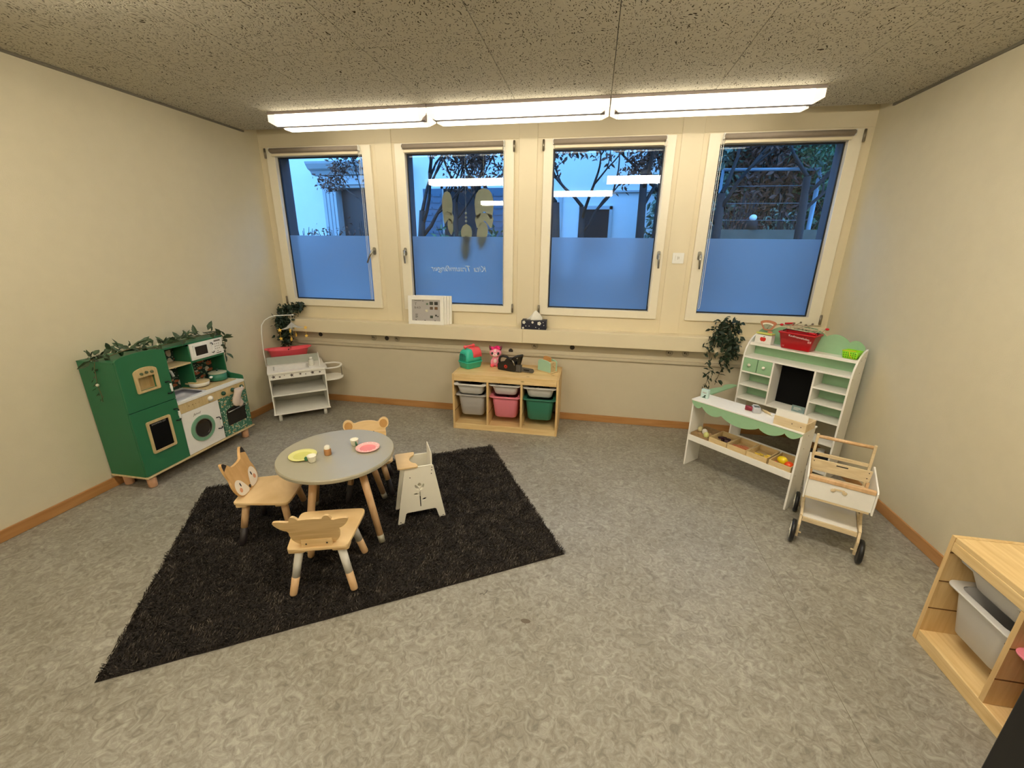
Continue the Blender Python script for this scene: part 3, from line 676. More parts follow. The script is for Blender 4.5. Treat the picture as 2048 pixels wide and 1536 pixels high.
# fox face
fox = [(-.066, .279), (.066, .279), (.100, .292), (.118, .325), (.120, .365), (.110, .392), (.117, .432), (.114, .478), (.106, .492), (.090, .486), (.062, .458), (.046, .438), (-.046, .438), (-.062, .458), (-.090, .486), (-.106, .492), (-.114, .478), (-.117, .432), (-.110, .392), (-.120, .365), (-.118, .325), (-.100, .292)]
fox = smooth_poly(fox, 1)
cheek = lambda s: [(s*x, z) for x, z in smooth_poly([(.004, .283), (.060, .281), (.098, .294), (.114, .326), (.106, .362), (.080, .378), (.050, .366), (.028, .335)], 2)]
eart = lambda s: [(s*x, z) for x, z in ((.116, .452), (.113, .478), (.106, .4905), (.091, .4855), (.074, .468))]
nose = [(0, .283), (.012, .300), (.004, .306), (-.004, .306), (-.012, .300)]
marks = [(cheek(1), 1, 1), (cheek(-1), 1, 1), (eart(1), 2, 1), (eart(-1), 2, 1), (nose, 2, 3)]
for s in (-1, 1): marks += [(circ((s*.062, .343), .0052, 14, .0115), 2, 3), (circ((s*.077, .318), .0125), 3, 3)]
fc = chair('fox_chair', 'wooden child chair with painted fox face backrest and dark feet', (-1.869, 1.873), (.95, .31), fox, marks, [M_foxo, M_foxp, M_sock, M_blush], (M_plyh, M_sock), .42)
# bear
bear = smooth_poly([(-.070, .279), (.070, .279), (.115, .30), (.128, .345), (.122, .385), (.140, .395), (.150, .420), (.142, .448), (.118, .460), (.092, .450), (.078, .428), (.045, .440), (0, .445), (-.045, .440), (-.078, .428), (-.092, .450), (-.118, .460), (-.142, .448), (-.150, .420), (-.140, .395), (-.122, .385), (-.128, .345), (-.115, .30)], 2)
marks = [(circ((s*.113, .418), .026, 20, .028), 1, 1) for s in (-1, 1)] + [(circ((s*.045, .365), .006, 14, .010), 2, 1) for s in (-1, 1)] + [(circ((0, .33), .03, 20, .022), 3, 1), (circ((0, .342), .009, 14, .007), 2, 3)]
chair('bear_chair', 'wooden child chair with round-eared bear backrest behind the play table', (-1.324, 2.459), (.465, -.885), bear, marks, [M_ply, M_ear, M_sock, M_foxp], (M_plyh, M_sock), .48)
# deer, seen from the back
deer = smooth_poly([(-.068, .279), (.068, .279), (.098, .305), (.108, .345), (.104, .375), (.128, .386), (.150, .412), (.158, .436), (.150, .442), (.120, .440), (.088, .432), (.086, .452), (.076, .466), (.062, .464), (.052, .452), (.050, .445), (0, .449), (-.050, .445), (-.052, .452), (-.062, .464), (-.076, .466), (-.086, .452), (-.088, .432), (-.120, .440), (-.150, .442), (-.158, .436), (-.150, .412), (-.128, .386), (-.104, .375), (-.108, .345), (-.098, .305)], 1)
marks = [(circ((s*.045, .37), .006, 14, .010), 1, 1) for s in (-1, 1)]+[(circ((0, .325), .012, 14, .008), 1, 1)]
chair('deer_chair', 'wooden child chair nearest the camera with deer-shaped backrest and white legs', (-1.281, 1.355), (-.317, .948), deer, marks, [M_ply, M_sock], (M_legw, M_plyh), .40)

# ------------------------------------------------------------------ doll high chair
hc = thing('doll_high_chair', 'cream wooden doll high chair with tulip cut-out standing on the rug', 'high chair', (-1.011, 1.956, RZ-.01), math.atan2(.121, .205))
side = [(-.026, 0), (.010, 0), (.026, .068), (.034, .074), (.196, .074), (.204, .068), (.222, 0), (.260, 0), (.199, .362), (.192, .368), (.040, .368), (.034, .362)]
tulc = smooth_poly([(.113, .266), (.126, .249), (.113, .234), (.100, .249)], 1)
tull = smooth_poly([(.086, .256), (.097, .246), (.110, .228), (.111, .214), (.098, .219), (.087, .234)], 1)
tulr = smooth_poly([(.140, .256), (.139, .234), (.128, .219), (.115, .214), (.116, .228), (.129, .246)], 1)
stemh = [(.1105, .205), (.1105, .100), (.1165, .100), (.1165, .122), (.1165, .205)]
lf = lambda cx, cz, s: smooth_poly([(cx, cz), (cx+s*.010, cz+.010), (cx+s*.024, cz+.012), (cx+s*.030, cz+.007), (cx+s*.022, cz-.002), (cx+s*.010, cz-.003)], 1)
M_tul = plain('tulip cut-out rim', (150, 140, 112), .6)
for i, y in enumerate((0, .157)):
    vs, fs = curve_plate([side, tulc, tull, tulr, stemh, lf(.106, .186, -1), lf(.121, .146, 1)], .008)
    sd = obj('side_panel', G().add([(u, y+.004+w, v) for u, v, w in vs], fs), M_cer, hc, bev=.0008, seg=1)
    if i == 0:
        for u, v in ((.190, .352), (.188, .335), (.185, .312), (.128+.0, .300) if 0 else (.062, .305), (-.008, .018), (.244, .016)):
            obj('screw_hole', G().lathe([(.0032, 0), (.0032, .0008)], (u, -.0006, v), 10, axis='y'), M_dark, sd)
tray = [(.0, -.004), (.012, -.012), (.105, -.012), (.110, -.004), (.108, .010)] + [(.112-.040*math.sin(PI*k/12), .0825-.055*math.cos(PI*k/12)) for k in range(1, 12)] + [(.108, .155), (.110, .169), (.105, .177), (.012, .177), (.0, .169)]
vs, fs = curve_plate([tray], .009)
obj('tray', G().add([(u-.004 if u < .02 else u, v, .3735+w) for u, v, w in vs], fs), M_ply, hc, bev=.001)
obj('backrest', G().prism([(.182, .22), (.190, .22), (.1955, .43), (.1915, .446), (.187, .446), (.186, .43)], .010, .155, lambda u, v, w: (u, w, v)), M_cer, hc, bev=.002)
obj('seat', G().box(.052, .188, .0085, .1565, .215, .223), M_cer, hc)
obj('front_rail', G().box(.042, .05, .0085, .1565, .10, .205), M_cer, hc)

# ------------------------------------------------------------------ play crockery on the table
TZ = .4803
def cup(loc, label, ang):
    t = thing('toy_cup', label, 'cup', (loc[0], loc[1], TZ), ang, 'toy cups on the play table')
    obj('bowl', G().lathe([(.0001, 0), (.015, 0), (.0185, .004), (.023, .034), (.024, .037), (.0225, .0375), (.0205, .034), (.0165, .006), (.0001, .005)], n=32, caps=False), M_cer, t)
    obj('handle', G().prism(smooth_poly([(-.021, .012), (-.027, .006), (-.036, .010), (-.038, .022), (-.034, .031), (-.022, .031)], 1), -.003, .003, XZ()), plain('green leaf handle', (60, 118, 84), .5), t)
    return t
cup((-1.405, 1.772), 'small cream toy cup with green handle beside the yellow plate', .35)
cup((-1.292, 2.001), 'small cream toy cup standing behind the pink plate', 2.4)
def plate(loc, r, m1, m2, label):
    t = thing('toy_plate', label, 'plate', (loc[0], loc[1], TZ))
    obj('rim', G().lathe([(.0001, 0), (r*.62, 0), (r*.98, .007), (r, .010), (r*.97, .0115), (r*.74, .0085), (r*.66, .004)], n=48, caps=False), m1, t)
    obj('well', G().lathe([(r*.665, .0041), (r*.60, .0035), (.0001, .0035)], n=48, caps=False), m2, t)
    return t
plate((-1.493, 1.815), .072, plain('yellow green plate rim', (222, 220, 140), .5), plain('yellow green plate', (206, 204, 112), .5), 'yellow green round toy plate on the left of the table')
pp = plate((-1.196, 1.975), .066, plain('pale pink plate rim', (242, 186, 182), .5), plain('pink plate', (238, 140, 140), .5), 'pink round toy plate with dotted rim on the right of the table')
g = G()
for k in range(12):
    a = 2*PI*k/12; g.disc((.055*math.cos(a), .055*math.sin(a)), .0035, lambda u, v: (u, v, .0112), 10)
obj('rim_dots', g, plain('white dots', (250, 236, 230), .5), pp)
sh = thing('toy_shaker', 'wooden toy salt shaker with white domed top between the cups', 'shaker', (-1.372, 1.862, TZ))
obj('body', G().lathe([(.0001, 0), (.0175, 0), (.019, .004), (.019, .030), (.016, .038)], n=24, caps=False), wood('dark beech', (190, 138, 88), (168, 116, 66), (8, 8, 1), 5), sh)
obj('cap', G().lathe([(.0165, .0375), (.0165, .044), (.013, .053), (.007, .057), (.0001, .058)], n=24, caps=False), M_cer, sh)
# ------------------------------------------------------------------ storage shelves with bins
def shelf_unit(label, loc, rz, splits, W=.94, D=.44, H=.52):
    t = thing('storage_shelf', label, 'shelf', loc, rz)
    obj('top_board', G().box(.018, W-.018, .002, D, H-.020, H-.0), M_pine, t, bev=.002)
    obj('front_rail', G().box(.018, W-.018, .0, .016, H-.062, H-.0205), M_pine, t, bev=.002)
    obj('bottom_board', G().box(.018, W-.018, .016, D-.006, .038, .054), M_pine, t)
    obj('plinth', G().box(.018, W-.018, .0, .0155, .0, .056), M_pine, t, bev=.002)
    obj('back_board', G().box(.018, W-.018, D-.006, D, .054, H-.021), M_pine, t)
    def grooves(g, x, sgs):
        for k in range(3):
            z = .171+.138*k
            for sg in sgs: g.box(x+sg*.00005, x+sg*.0012, .0006, D-.01, z, z+.005, 1)
        return g
    gm = plain('dark groove', (112, 76, 40), .8)
    obj('side_panel', grooves(G().box(0, .0175, .0, D, .0, H), .0175, (1,)), [M_pinev, gm], t, bev=.0)
    obj('side_panel', grooves(G().box(W-.0175, W, .0, D, .0, H), W-.0175, (-1,)), [M_pinev, gm], t, bev=.0)
    for s in splits:
        g = G().box(s-.009, s+.009, .001, D-.007, .0565, H-.063); grooves(g, s+.009, (1,)); grooves(g, s-.009, (-1,))
        obj('divider', g, [M_pinev, gm], t)
    return t
def bin_(x, w, zr, h, D, y, mat, label, parent_xf, group, inner=None):
    """tapered tray with a rolled rim; rim top at zr, front at y"""
    loc, rz = parent_xf
    t = thing('storage_bin', label, 'bin', (0, 0, 0), rz, group)
    M = Matrix.Translation(loc) @ Matrix.Rotation(rz, 4, 'Z')
    t.location = M @ Vector((x+w/2, y, zr-h))
    hw = w/2
    def ring(hx, y0, y1, z, r=.03, n=6): return [(u, v, z) for u, v in rrect(-hx, hx, y0, y1, r, n)]
    secs = [ring(hw-.048, .052, D-.045, 0, .035), ring(hw-.040, .040, D-.035, .012, .04), ring(hw-.022, .018, D-.02, h-.016, .035), ring(hw-.022, .018, D-.02, h-.003, .035),
            ring(hw-.030, .022, D-.024, h-.003, .033), ring(hw-.040, .042, D-.04, .016, .035)]
    n = len(secs[0]); g = G(); g.add([p for s_ in secs for p in s_], [(i*n+k, i*n+(k+1) % n, (i+1)*n+(k+1) % n, (i+1)*n+k) for i in range(len(secs)-1) for k in range(n)], 0, True)
    g.f.append(tuple(reversed(range(n)))); g.m.append(0); g.s.append(False)
    g.f.append(tuple(range((len(secs)-1)*n, len(secs)*n))); g.m.append(0); g.s.append(False)
    obj('tub', g, mat, t)
    vs, fs = curve_plate([rrect(-hw, hw, 0, D, .03), rrect(-hw+.030, hw-.030, .024, D-.024, .033)], .006)
    g = G().add([(u, v, h-.003+w_) for u, v, w_ in vs], fs)
    g.tube([(p[0], p[1], h-.005) for p in rrect(-hw+.003, hw-.003, .003, D-.003, .028)], .0052, 8, closed=True)
    obj('rim', g, mat, t)
    if inner: obj('contents', inner(hw, D, h), plain('dark toy pile', (44, 36, 34), .8, var=.5, scale=40), t, kind='stuff')
    return t
def pile(hw, D, h):
    r = random.Random(int(hw*1e4)); g = G()
    for k in range(26):
        s = r.uniform(.015, .03); g.ell((r.uniform(-hw+.07, hw-.07), r.uniform(.08, D-.08), h*.35+r.uniform(0, .03)), (s, s*1.3, s*.7), 8, 6)
    return g
XA = (Vector((-1.1636, 3.3806, 0)), .0093)
shelf_unit('low pine storage shelf under the windows holding six plastic bins', XA[0], XA[1], (.3195, .6205))
cw = [(.0195, .289), (.3305, .279), (.6315, .289)]
for i, (m, l, yy, dz) in enumerate(((M_greyl, 'shallow light grey bin pulled forward, leftmost in the top row', -.035, 0), (M_greyl, 'shallow light grey bin in the middle above the pink bin', .004, 0), (M_greyl, 'shallow light grey bin above the dark green bin', .004, -.004))):
    bin_(cw[i][0], cw[i][1], .437+dz, .098, .40, yy, m, l, XA, 'shallow bins of the window shelf', pile)
for i, (m, l) in enumerate(((M_grey, 'deep grey plastic bin at the lower left of the window shelf'), (M_pink, 'deep pink plastic bin in the middle of the window shelf'), (M_teal, 'deep dark green plastic bin at the right of the window shelf'))):
    bin_(cw[i][0], cw[i][1], .326, .205, .40, .010, m, l, XA, 'deep bins of the window shelf', pile)
XB = (Vector((1.465, 1.695, 0)), -PI/2)
shelf_unit('low pine storage shelf at the lower right against the wall', XB[0], XB[1], (.3195, .6205))
bin_(cw[0][0], cw[0][1], .437, .098, .40, .03, M_greyl, 'shallow light grey bin tucked under the top of the right hand shelf', XB, 'bins of the right hand shelf')
bin_(cw[0][0], cw[0][1], .326, .205, .40, .02, M_greyl, 'deep light grey bin in the far bay of the right hand shelf', XB, 'bins of the right hand shelf', pile)
bin_(cw[1][0], cw[1][1], .326, .205, .40, .0, M_pink, 'deep pink bin half hidden at the right edge of the picture', XB, 'bins of the right hand shelf')
dk = thing('dark_cabinet', 'black cabinet side cut off at the lower right corner of the picture', 'cabinet', (1.272, 1.118, 0), -PI/2-.05)
obj('carcass', G().box(0, .75, .0, .13, .02, .74), M_blackp, dk, bev=.004)
obj('plinth', G().box(.02, .73, .01, .12, 0, .02), M_black, dk)

# ------------------------------------------------------------------ toys on the window shelf
ST = .5203
def on_shelf(x, y, z=ST): p = Matrix.Translation(XA[0]) @ Matrix.Rotation(XA[1], 4, 'Z') @ Vector((x, y, 0)); return (p.x, p.y, z)
M_aqua = plain('turquoise plastic', (54, 186, 160), .35, var=.02)
pc = thing('pet_carrier', 'turquoise toy pet carrier with coral top and handle', 'toy', (-1.065, 3.63, ST), -.62); pc.scale = (1.12, 1.12, 1.18)
def sq(hx, hy, z, r): return [(u, v, z) for u, v in rrect(-hx, hx, -hy, hy, r, 5)]
def skin(secs, g=None, mi=0):
    g = g or G(); n = len(secs[0]); g.add([p for s_ in secs for p in s_], [(i*n+k, i*n+(k+1) % n, (i+1)*n+(k+1) % n, (i+1)*n+k) for i in range(len(secs)-1) for k in range(n)]+[tuple(reversed(range(n))), tuple(range((len(secs)-1)*n, len(secs)*n))], mi, True)
    return g
obj('base', skin([sq(.052, .066, 0, .02), sq(.058, .072, .006, .022), sq(.066, .082, .046, .025), sq(.069, .085, .048, .025), sq(.069, .085, .054, .025)]), M_aqua, pc)
obj('shell', skin([sq(.064, .080, .054, .024), sq(.062, .079, .09, .024), sq(.055, .074, .125, .028), sq(.040, .062, .146, .03), sq(.02, .045, .152, .018)]), M_aqua, pc)
obj('lid', skin([sq(.0655, .045, .088, .006), sq(.060, .0455, .128, .012), sq(.043, .046, .1505, .02), sq(.024, .0465, .156, .018)]).xf(Matrix.Translation((0, .028, 0))), M_coral, pc)
obj('handle', G().tube([(0, -.052, .148), (0, -.05, .166), (0, -.03, .170), (0, .012, .172), (0, .032, .166), (0, .034, .154)], .006, 10).ell((0, -.052, .168), (.016, .012, .012)).ell((0, .033, .170), (.016, .012, .012)), M_coral, pc)
g = G()
for k in range(7): g.box(-.036+.012*k-.0022, -.036+.012*k+.0022, -.0805, -.0775, .068, .108 + .008*(1 if 0 < k < 6 else 0))
obj('grille_slot', g, plain('dark slot', (20, 80, 72), .7), pc)

M_pk = plain('pink soft plastic', (240, 150, 176), .45, var=.03); M_hot = plain('hot pink tuft', (238, 44, 130), .6, var=.15, scale=80); M_cr = plain('cream pink muzzle', (248, 218, 216), .5)
pl = thing('toy_kitten', 'pink toy kitten figure with hot pink hair and big dark eyes', 'toy', (-.842, 3.70, ST), .1)
obj('body', G().ell((0, .004, .050), (.038, .032, .050)).ell((-.034, -.012, .036), (.012, .014, .032)).ell((.034, -.012, .036), (.012, .014, .032)), M_pk, pl)
obj('chest_patch', G().ell((0, -.024, .058), (.016, .008, .020)), M_cr, pl)
hd = obj('head', G().ell((0, 0, .132), (.056, .044, .046), 24, 16), M_pk, pl)
obj('muzzle', G().ell((0, -.034, .120), (.026, .014, .020)).ell((0, -.030, .147), (.012, .012, .024)), M_cr, hd)
for s in (-1, 1):
    obj('ear', G().tube([(s*.038, 0, .165), (s*.050, -.002, .184), (s*.058, -.004, .200)], [.018, .012, .001], 12), plain('dark rose ear', (120, 50, 70), .5), hd)
    obj('eye', G().ell((s*.026, -.036, .133), (.013, .009, .013)), M_blackp, hd); obj('eye_glint', G().ell((s*.026-.004, -.0445, .138), (.003, .002, .003), 8, 6), M_whiteb, hd)
    obj('paw', G().ell((s*.028, -.024, .014), (.020, .022, .014)), M_coral, pl)
obj('nose', G().ell((0, -.047, .124), (.005, .003, .004), 10, 6), M_hot, hd)
rr = random.Random(4); g = G()
for k in range(26): g.ell((rr.uniform(-.034, .034), rr.uniform(-.02, .02), .172+rr.uniform(-.008, .014)), (.013, .012, .012), 8, 6)
obj('hair', g, M_hot, hd)

cs = thing('toy_chainsaw', 'black toy chainsaw with grey guide bar and red emblem', 'toy', (-.69, 3.60, ST), -.33)
body = smooth_poly([(-.105, .004), (-.110, .060), (-.080, .070), (-.040, .078), (-.020, .112), (.0, .116), (.052, .112), (.082, .088), (.086, .01), (.06, .0), (-.09, .0)], 1)
vs, fs = curve_plate([body], .066)
obj('housing', G().add([(u, w, v) for u, v, w in vs], fs), M_blackp, cs, bev=.004)
obj('rear_handle', G().tube([(-.01, 0, .108), (-.03, 0, .122), (-.07, 0, .124), (-.098, 0, .112), (-.108, 0, .085), (-.104, 0, .05)], .011, 10), M_blackp, cs)
obj('front_handle', G().tube([(.03, -.03, .10), (.055, -.03, .125), (.10, -.03, .150), (.112, -.015, .150), (.112, .03, .147), (.10, .034, .11), (.085, .03, .05)], .012, 10), M_blackp, cs)
obj('hand_guard', G().prism(rrect(-.033, .033, .07, .138, .012), 0, .007, lambda u, v, w: (.092+w+(v-.07)*.12, u, v)), M_blackp, cs, bev=.001)
obj('brace', G().tube([(.038, -.035, .118), (.062, -.037, .090), (.074, -.037, .065)], .0055, 8), M_metal, cs)
bar = obj('guide_bar', G().prism(rrect(.078, .255, .012, .052, .0195, 6), -.018, -.010, XZ(0)).box(.078, .13, -.03, .0, .006, .07), plain('dark grey plastic bar', (84, 82, 80), .4, var=.04), cs, bev=.001)
obj('bar_lettering', G().prism(rrect(.155, .212, .026, .038, .006, 4), -.0186, -.018, XZ(0)), M_black, bar)
em = obj('emblem', G().disc((-.02, .040), .0165, lambda u, v: (u, -.0345, v)), plain('red emblem', (206, 50, 34), .4), cs)
obj('emblem_mark', G().add([(-.028, -.0349, .034), (-.016, -.0349, .050), (-.013, -.0349, .046), (-.022, -.0349, .032)], [(0, 1, 2, 3)]).disc((-.015, .035), .004, lambda u, v: (u, -.0349, v), 8), M_black, em)

M_minty = plain('pale mint toaster paint', (166, 206, 180), .45, var=.02)
to = thing('toy_toaster', 'mint green wooden toy toaster with a slice of bread', 'toy', (-.350, 3.645, ST), -.62); to.scale = (1.2, 1.2, 1.15)
obj('base', G().box(-.068, .072, -.042, .042, 0, .008), M_light, to, bev=.002)
arch = [(-.062, .008), (.060, .008), (.060, .075)] + [(.060-.062*(1-math.cos(PI/2*k/6)), .075+.022*math.sin(PI/2*k/6)) for k in range(1, 7)] + [(-.040, .097), (-.056, .09), (-.062, .075)]
for y in (-.040, .030): obj('side', G().prism(arch, 0, .010, XZ(y)), M_minty, to, bev=.0015)
obj('body', G().box(-.058, .056, -.030, .030, .008, .082), M_light, to)
obj('lever', G().cyl((.056, 0, .05), (.066, 0, .05), .004).ell((.068, 0, .05), (.005, .007, .005)), M_light, to)
tsl = obj('bread_slice', G().prism(smooth_poly([(-.036, .07), (.030, .07), (.034, .112), (.02, .120), (-.026, .120), (-.040, .112)], 1), -.006, .004, XZ(0)), plain('toasted crust', (204, 150, 92), .7), to)

# ------------------------------------------------------------------ on the window sill
SZ = .8815
for k in range(4):
    t = thing('photo_frame', ('white photo frame with child care collage, front of the leaning stack', 'white photo frame second in the leaning stack', 'white photo frame third in the leaning stack', 'white photo frame last in the leaning stack against the window')[k], 'photo frame', (-1.515+k*.018, 3.722+k*.0235, SZ), .035, 'photo frames on the window sill')
    W2, H2, b = .172, .262, .034
    tilt = Matrix.Rotation(-.08, 4, 'X')
    vs, fs = curve_plate([[(-W2, 0), (W2, 0), (W2, H2), (-W2, H2)], [(-W2+b, b), (W2-b, b), (W2-b, H2-b), (-W2+b, H2-b)]], .020)
    fr = obj('frame', G().add([(u, w, v) for u, v, w in vs], fs).xf(tilt), M_white, t, bev=.002)
    obj('backing', G().box(-W2+.01, W2-.01, .002, .007, .01, H2-.01).xf(tilt), M_light, t)
    if k == 0:
        pic = obj('picture', G().box(-W2+b-.002, W2-b+.002, -.001, .001, b-.002, H2-b+.002).xf(tilt), plain('grey picture paper', (176, 172, 170), .3, var=.05, scale=8), t)
        dots = [(.052, .197, .017, (60, 62, 52)), (.098, .197, .017, (44, 44, 40)), (.052, .152, .015, (92, 76, 60)), (.098, .152, .015, (110, 78, 50)), (.052, .072, .014, (64, 74, 60)), (.096, .086, .009, (60, 60, 56)), (.114, .078, .007, (90, 90, 86)), (.006, .128, .013, (206, 202, 176)), (.012, .19, .010, (100, 120, 100))]
        for u, v, s, c in dots: obj('photo', G().add([(u-s, -.0016, v-s*.85), (u+s, -.0016, v-s*.85), (u+s, -.0016, v+s*.85), (u-s, -.0016, v+s*.85)], [(0, 1, 2, 3)]).xf(tilt), plain('photo %d %d %d' % c, c, .4, var=.3, scale=120), pic)
        g = G(); text_g('T', .03, lambda u, v, w: (-.10+u, -.0016+w, .178+v), .0002, 0, g); text_g('B-KO', .026, lambda u, v, w: (-.082+u, -.0016+w, .146+v), .0002, 0, g)
        g.box(-.112, -.045, -.0018, -.0014, .216, .219).box(-.035, -.022, -.0018, -.0014, .214, .219)
        for k2 in range(4): g.box(-.105, -.085+.004*(k2 % 2), -.0018, -.0014, .062+.010*k2, .066+.010*k2)
        for u in (-.10, -.012, .086): g.box(u-.006, u+.006, -.0018, -.0014, .036, .042)
        obj('print', g.xf(tilt), plain('dark print', (70, 66, 64), .6), pic)
tis = thing('tissue_box', 'navy tissue box with white flowers and a tissue pulled out', 'tissue box', (-.497, 3.772, SZ), .02)
bx = obj('box', G().box(-.112, .112, -.058, .058, 0, .078), plain('navy printed card', (26, 28, 48), .5, var=.1), tis, bev=.0015)
g = G(); fr = lambda u, v: (u, -.0588, v)
for u, v, s in ((-.088, .062, .014), (.05, .056, .016), (-.01, .064, .010), (-.095, .012, .009)):
    for k in range(5): a = 1.257*k; g.disc((u+s*.6*math.cos(a), v+s*.6*math.sin(a)), s*.5, fr, 8)
for u, v in ((-.04, .03), (.05, .01), (.092, .04), (.02, .02), (-.07, .03), (.085, .066)): g.disc((u, v), .004, fr, 8)
obj('flower_print', g, M_white, bx)
rr = random.Random(9); ts = []
rings = []
for j in range(7):
    q = j/6; ring = []
    for k in range(16):
        a = 2*PI*k/16; r = (.062*(1-q)**.8+.004)*(1+.35*math.sin(3*a+j*.4))
        ring.append((r*math.cos(a)+.012*q, r*.35*math.sin(a), .078+.082*q+.004*math.sin(4*a)))
    rings.append(ring)
obj('tissue', skin(rings), plain('white tissue paper', (238, 236, 226), .9), tis)

# ------------------------------------------------------------------ hanging plants
def hanging(label, loc, tops, strands, seed, size=.030, dens=1.0, spread=.02, ground=0):
    rnd = random.Random(seed); t = thing('hanging_plant', label, 'plant', loc); gs = G(); P = []
    for st in strands:
        pts = [Vector(p) for p in st]; gs.tube([tuple(p) for p in pts], .0016, 5)
        for a, b in zip(pts[:-1], pts[1:]):
            n = max(2, int((b-a).length/.011*dens))
            for k in range(n): P.append(a.lerp(b, k/n))
    for (c, r, n) in tops:
        for k in range(n):
            v = Vector((rnd.gauss(0, .45), rnd.gauss(0, .3), rnd.gauss(0, .45))); P.append(Vector(c)+Vector((v.x*r[0], v.y*r[1], v.z*r[2])))
    obj('stem', gs, M_stem, t)
    obj('foliage', leaves(P, size, rnd, 1, spread, droop=.35, wide=.5), plain('dark ficus leaf', (34, 52, 34), .5, var=.4, scale=50), t)
    return t
hanging('trailing dark green artificial plant hanging from the sill beside the toy shop', (1.10, 3.66, 0), [((.03, .06, .985), (.11, .05, .05), 90), ((0, .0, .90), (.10, .03, .09), 80), ((-.08, .0, .90), (.05, .03, .08), 34), ((.07, .01, .82), (.06, .03, .10), 36), ((.02, -.02, .75), (.03, .02, .10), 34)],
    [[(.0, .05, 1.0), (-.06, .0, .93), (-.11, -.03, .80), (-.10, -.03, .70), (-.09, -.03, .60), (-.10, -.03, .50), (-.12, -.03, .44)], [(-.02, .05, 1.0), (-.07, -.02, .90), (-.12, -.03, .76)],
     [(.02, .04, 1.0), (.02, -.02, .88), (.02, -.03, .75), (.01, -.03, .66), (-.02, -.03, .56), (-.03, -.03, .50)], [(.04, .04, 1.0), (.03, -.02, .86), (.035, -.03, .72), (.04, -.03, .64)],
     [(.05, .05, 1.0), (.09, .0, .92), (.10, -.02, .80), (.095, -.03, .72)], [(.05, .08, 1.0), (.09, .09, 1.03), (.13, .09, .99)]], 3, spread=.028, size=.046, dens=.9)
hanging('trailing dark green artificial plant hanging in the left corner behind the play bath table', (-2.975, 3.66, 0), [((.08, .10, 1.0), (.07, .05, .035), 90), ((.0, .06, .97), (.09, .05, .05), 190), ((-.02, -.02, .86), (.07, .03, .08), 240), ((0, -.02, .72), (.06, .03, .09), 190)],
    [[(.0, .05, .97), (-.04, -.02, .88), (-.04, -.03, .75), (-.03, -.03, .62), (-.02, -.03, .56)], [(.02, .05, .97), (.02, -.03, .86), (.03, -.03, .72), (.02, -.03, .58)], [(.05, .08, .97), (.12, .10, 1.02), (.15, .10, 1.03)]], 5, dens=1.2, spread=.024, size=.042)
# ------------------------------------------------------------------ play kitchen against the left wall
# local frame: x along the front (to the right), y into the depth, z up
kt = thing('play_kitchen', 'green wooden play kitchen with fridge, washing machine and oven against the left wall', 'play kitchen', (-2.81, 1.963, 0), PI/2)
KW, KD = .920, .288
FLOR = floral('floral backsplash print', (24, 50, 40), [((196, 186, 168), .42, .30), ((176, 96, 62), .36, .30), ((110, 134, 104), .9, .24), ((206, 206, 190), 1.2, .20)], 34)
FLOR2 = floral('floral oven door print', (62, 116, 92), [((214, 220, 200), 1.15, .30), ((206, 168, 112), .40, .28), ((34, 84, 64), 1.5, .2)], 62)
obj('base_board', G().box(-.004, KW+.006, -.008, KD, .088, .1), M_light, kt, bev=.002)
for x, y in ((.055, .045), (KW-.055, .045), (.055, KD-.05), (KW-.055, KD-.05)):
    obj('foot', G().lathe([(.022, 0), (.026, .004), (.028, .0875)], (x, y, 0), 20), plain('blush beech foot', (214, 166, 130), .5), kt)
FW = .318
obj('fridge_side', G().box(0, .010, .010, KD, .1002, .875), M_green, kt, bev=.002)
obj('fridge_side', G().box(FW-.010, FW, .010, KD, .1002, .875), M_green, kt, bev=.002)
obj('fridge_top', G().box(0, FW, .012, KD, .8755, .885), M_green, kt)
obj('fridge_back', G().box(.011, FW-.011, KD-.008, KD, .1002, .875), M_dgreen, kt)
arch = [(.002, .553), (FW-.002, .553), (FW-.002, .885)] + [(FW/2+(FW/2-.002)*math.cos(PI*k/24), .885+.034*math.sin(PI*k/24)**.8) for k in range(1, 24)] + [(.002, .885)]
ice = [(.103, .672), (.209, .672), (.209, .758), (.103, .758)]
vs, fs = curve_plate([arch, ice], .012)
fd = obj('upper_door', G().add([(u, .004+w, v) for u, v, w in vs], fs), M_green, kt, bev=.0015)
trim = [(.085, .658), (.227, .658), (.232, .664), (.232, .800)] + [(.158+.074*math.cos(PI*k/12), .800+.018*math.sin(PI*k/12)) for k in range(1, 12)] + [(.084, .800), (.080, .664)]
trim = [(.081, .664), (.087, .658), (.226, .658), (.232, .664), (.232, .79)] + [(.1565+.0755*math.cos(PI*k/12), .79+.030*math.sin(PI*k/12)) for k in range(1, 12)] + [(.081, .79)]
vs, fs = curve_plate([trim, ice], .008)
M_tan = wood('tan panel', (206, 184, 136), (190, 166, 116), (12, 12, 2), 5, .5)
obj('dispenser_frame', G().add([(u, -.006+w, v) for u, v, w in vs], fs), M_tan, fd, bev=.001)
g = G().box(.100, .212, .048, .054, .668, .762).box(.100, .1025, .01, .05, .668, .762).box(.2095, .212, .01, .05, .668, .762).box(.100, .212, .01, .05, .664, .6715).box(.100, .212, .01, .05, .7585, .762)
obj('dispenser_niche', g, M_tan, fd)
for k in range(3): obj('dispenser_button', G().lathe([(.0085, 0), (.0085, .010), (.006, .012)], (.125+.034*k, -.0105, .782+(.004 if k == 1 else 0)), 16, axis='y').xf(Matrix.Translation((0, 0, 0))), plain('dark olive wood', (84, 96, 66), .5), fd)
vs, fs = curve_plate([[(.002, .103), (FW-.002, .103), (FW-.002, .548), (.002, .548)]], .012)
ld = obj('lower_door', G().add([(u, .004+w, v) for u, v, w in vs], fs), M_green, kt, bev=.0015)
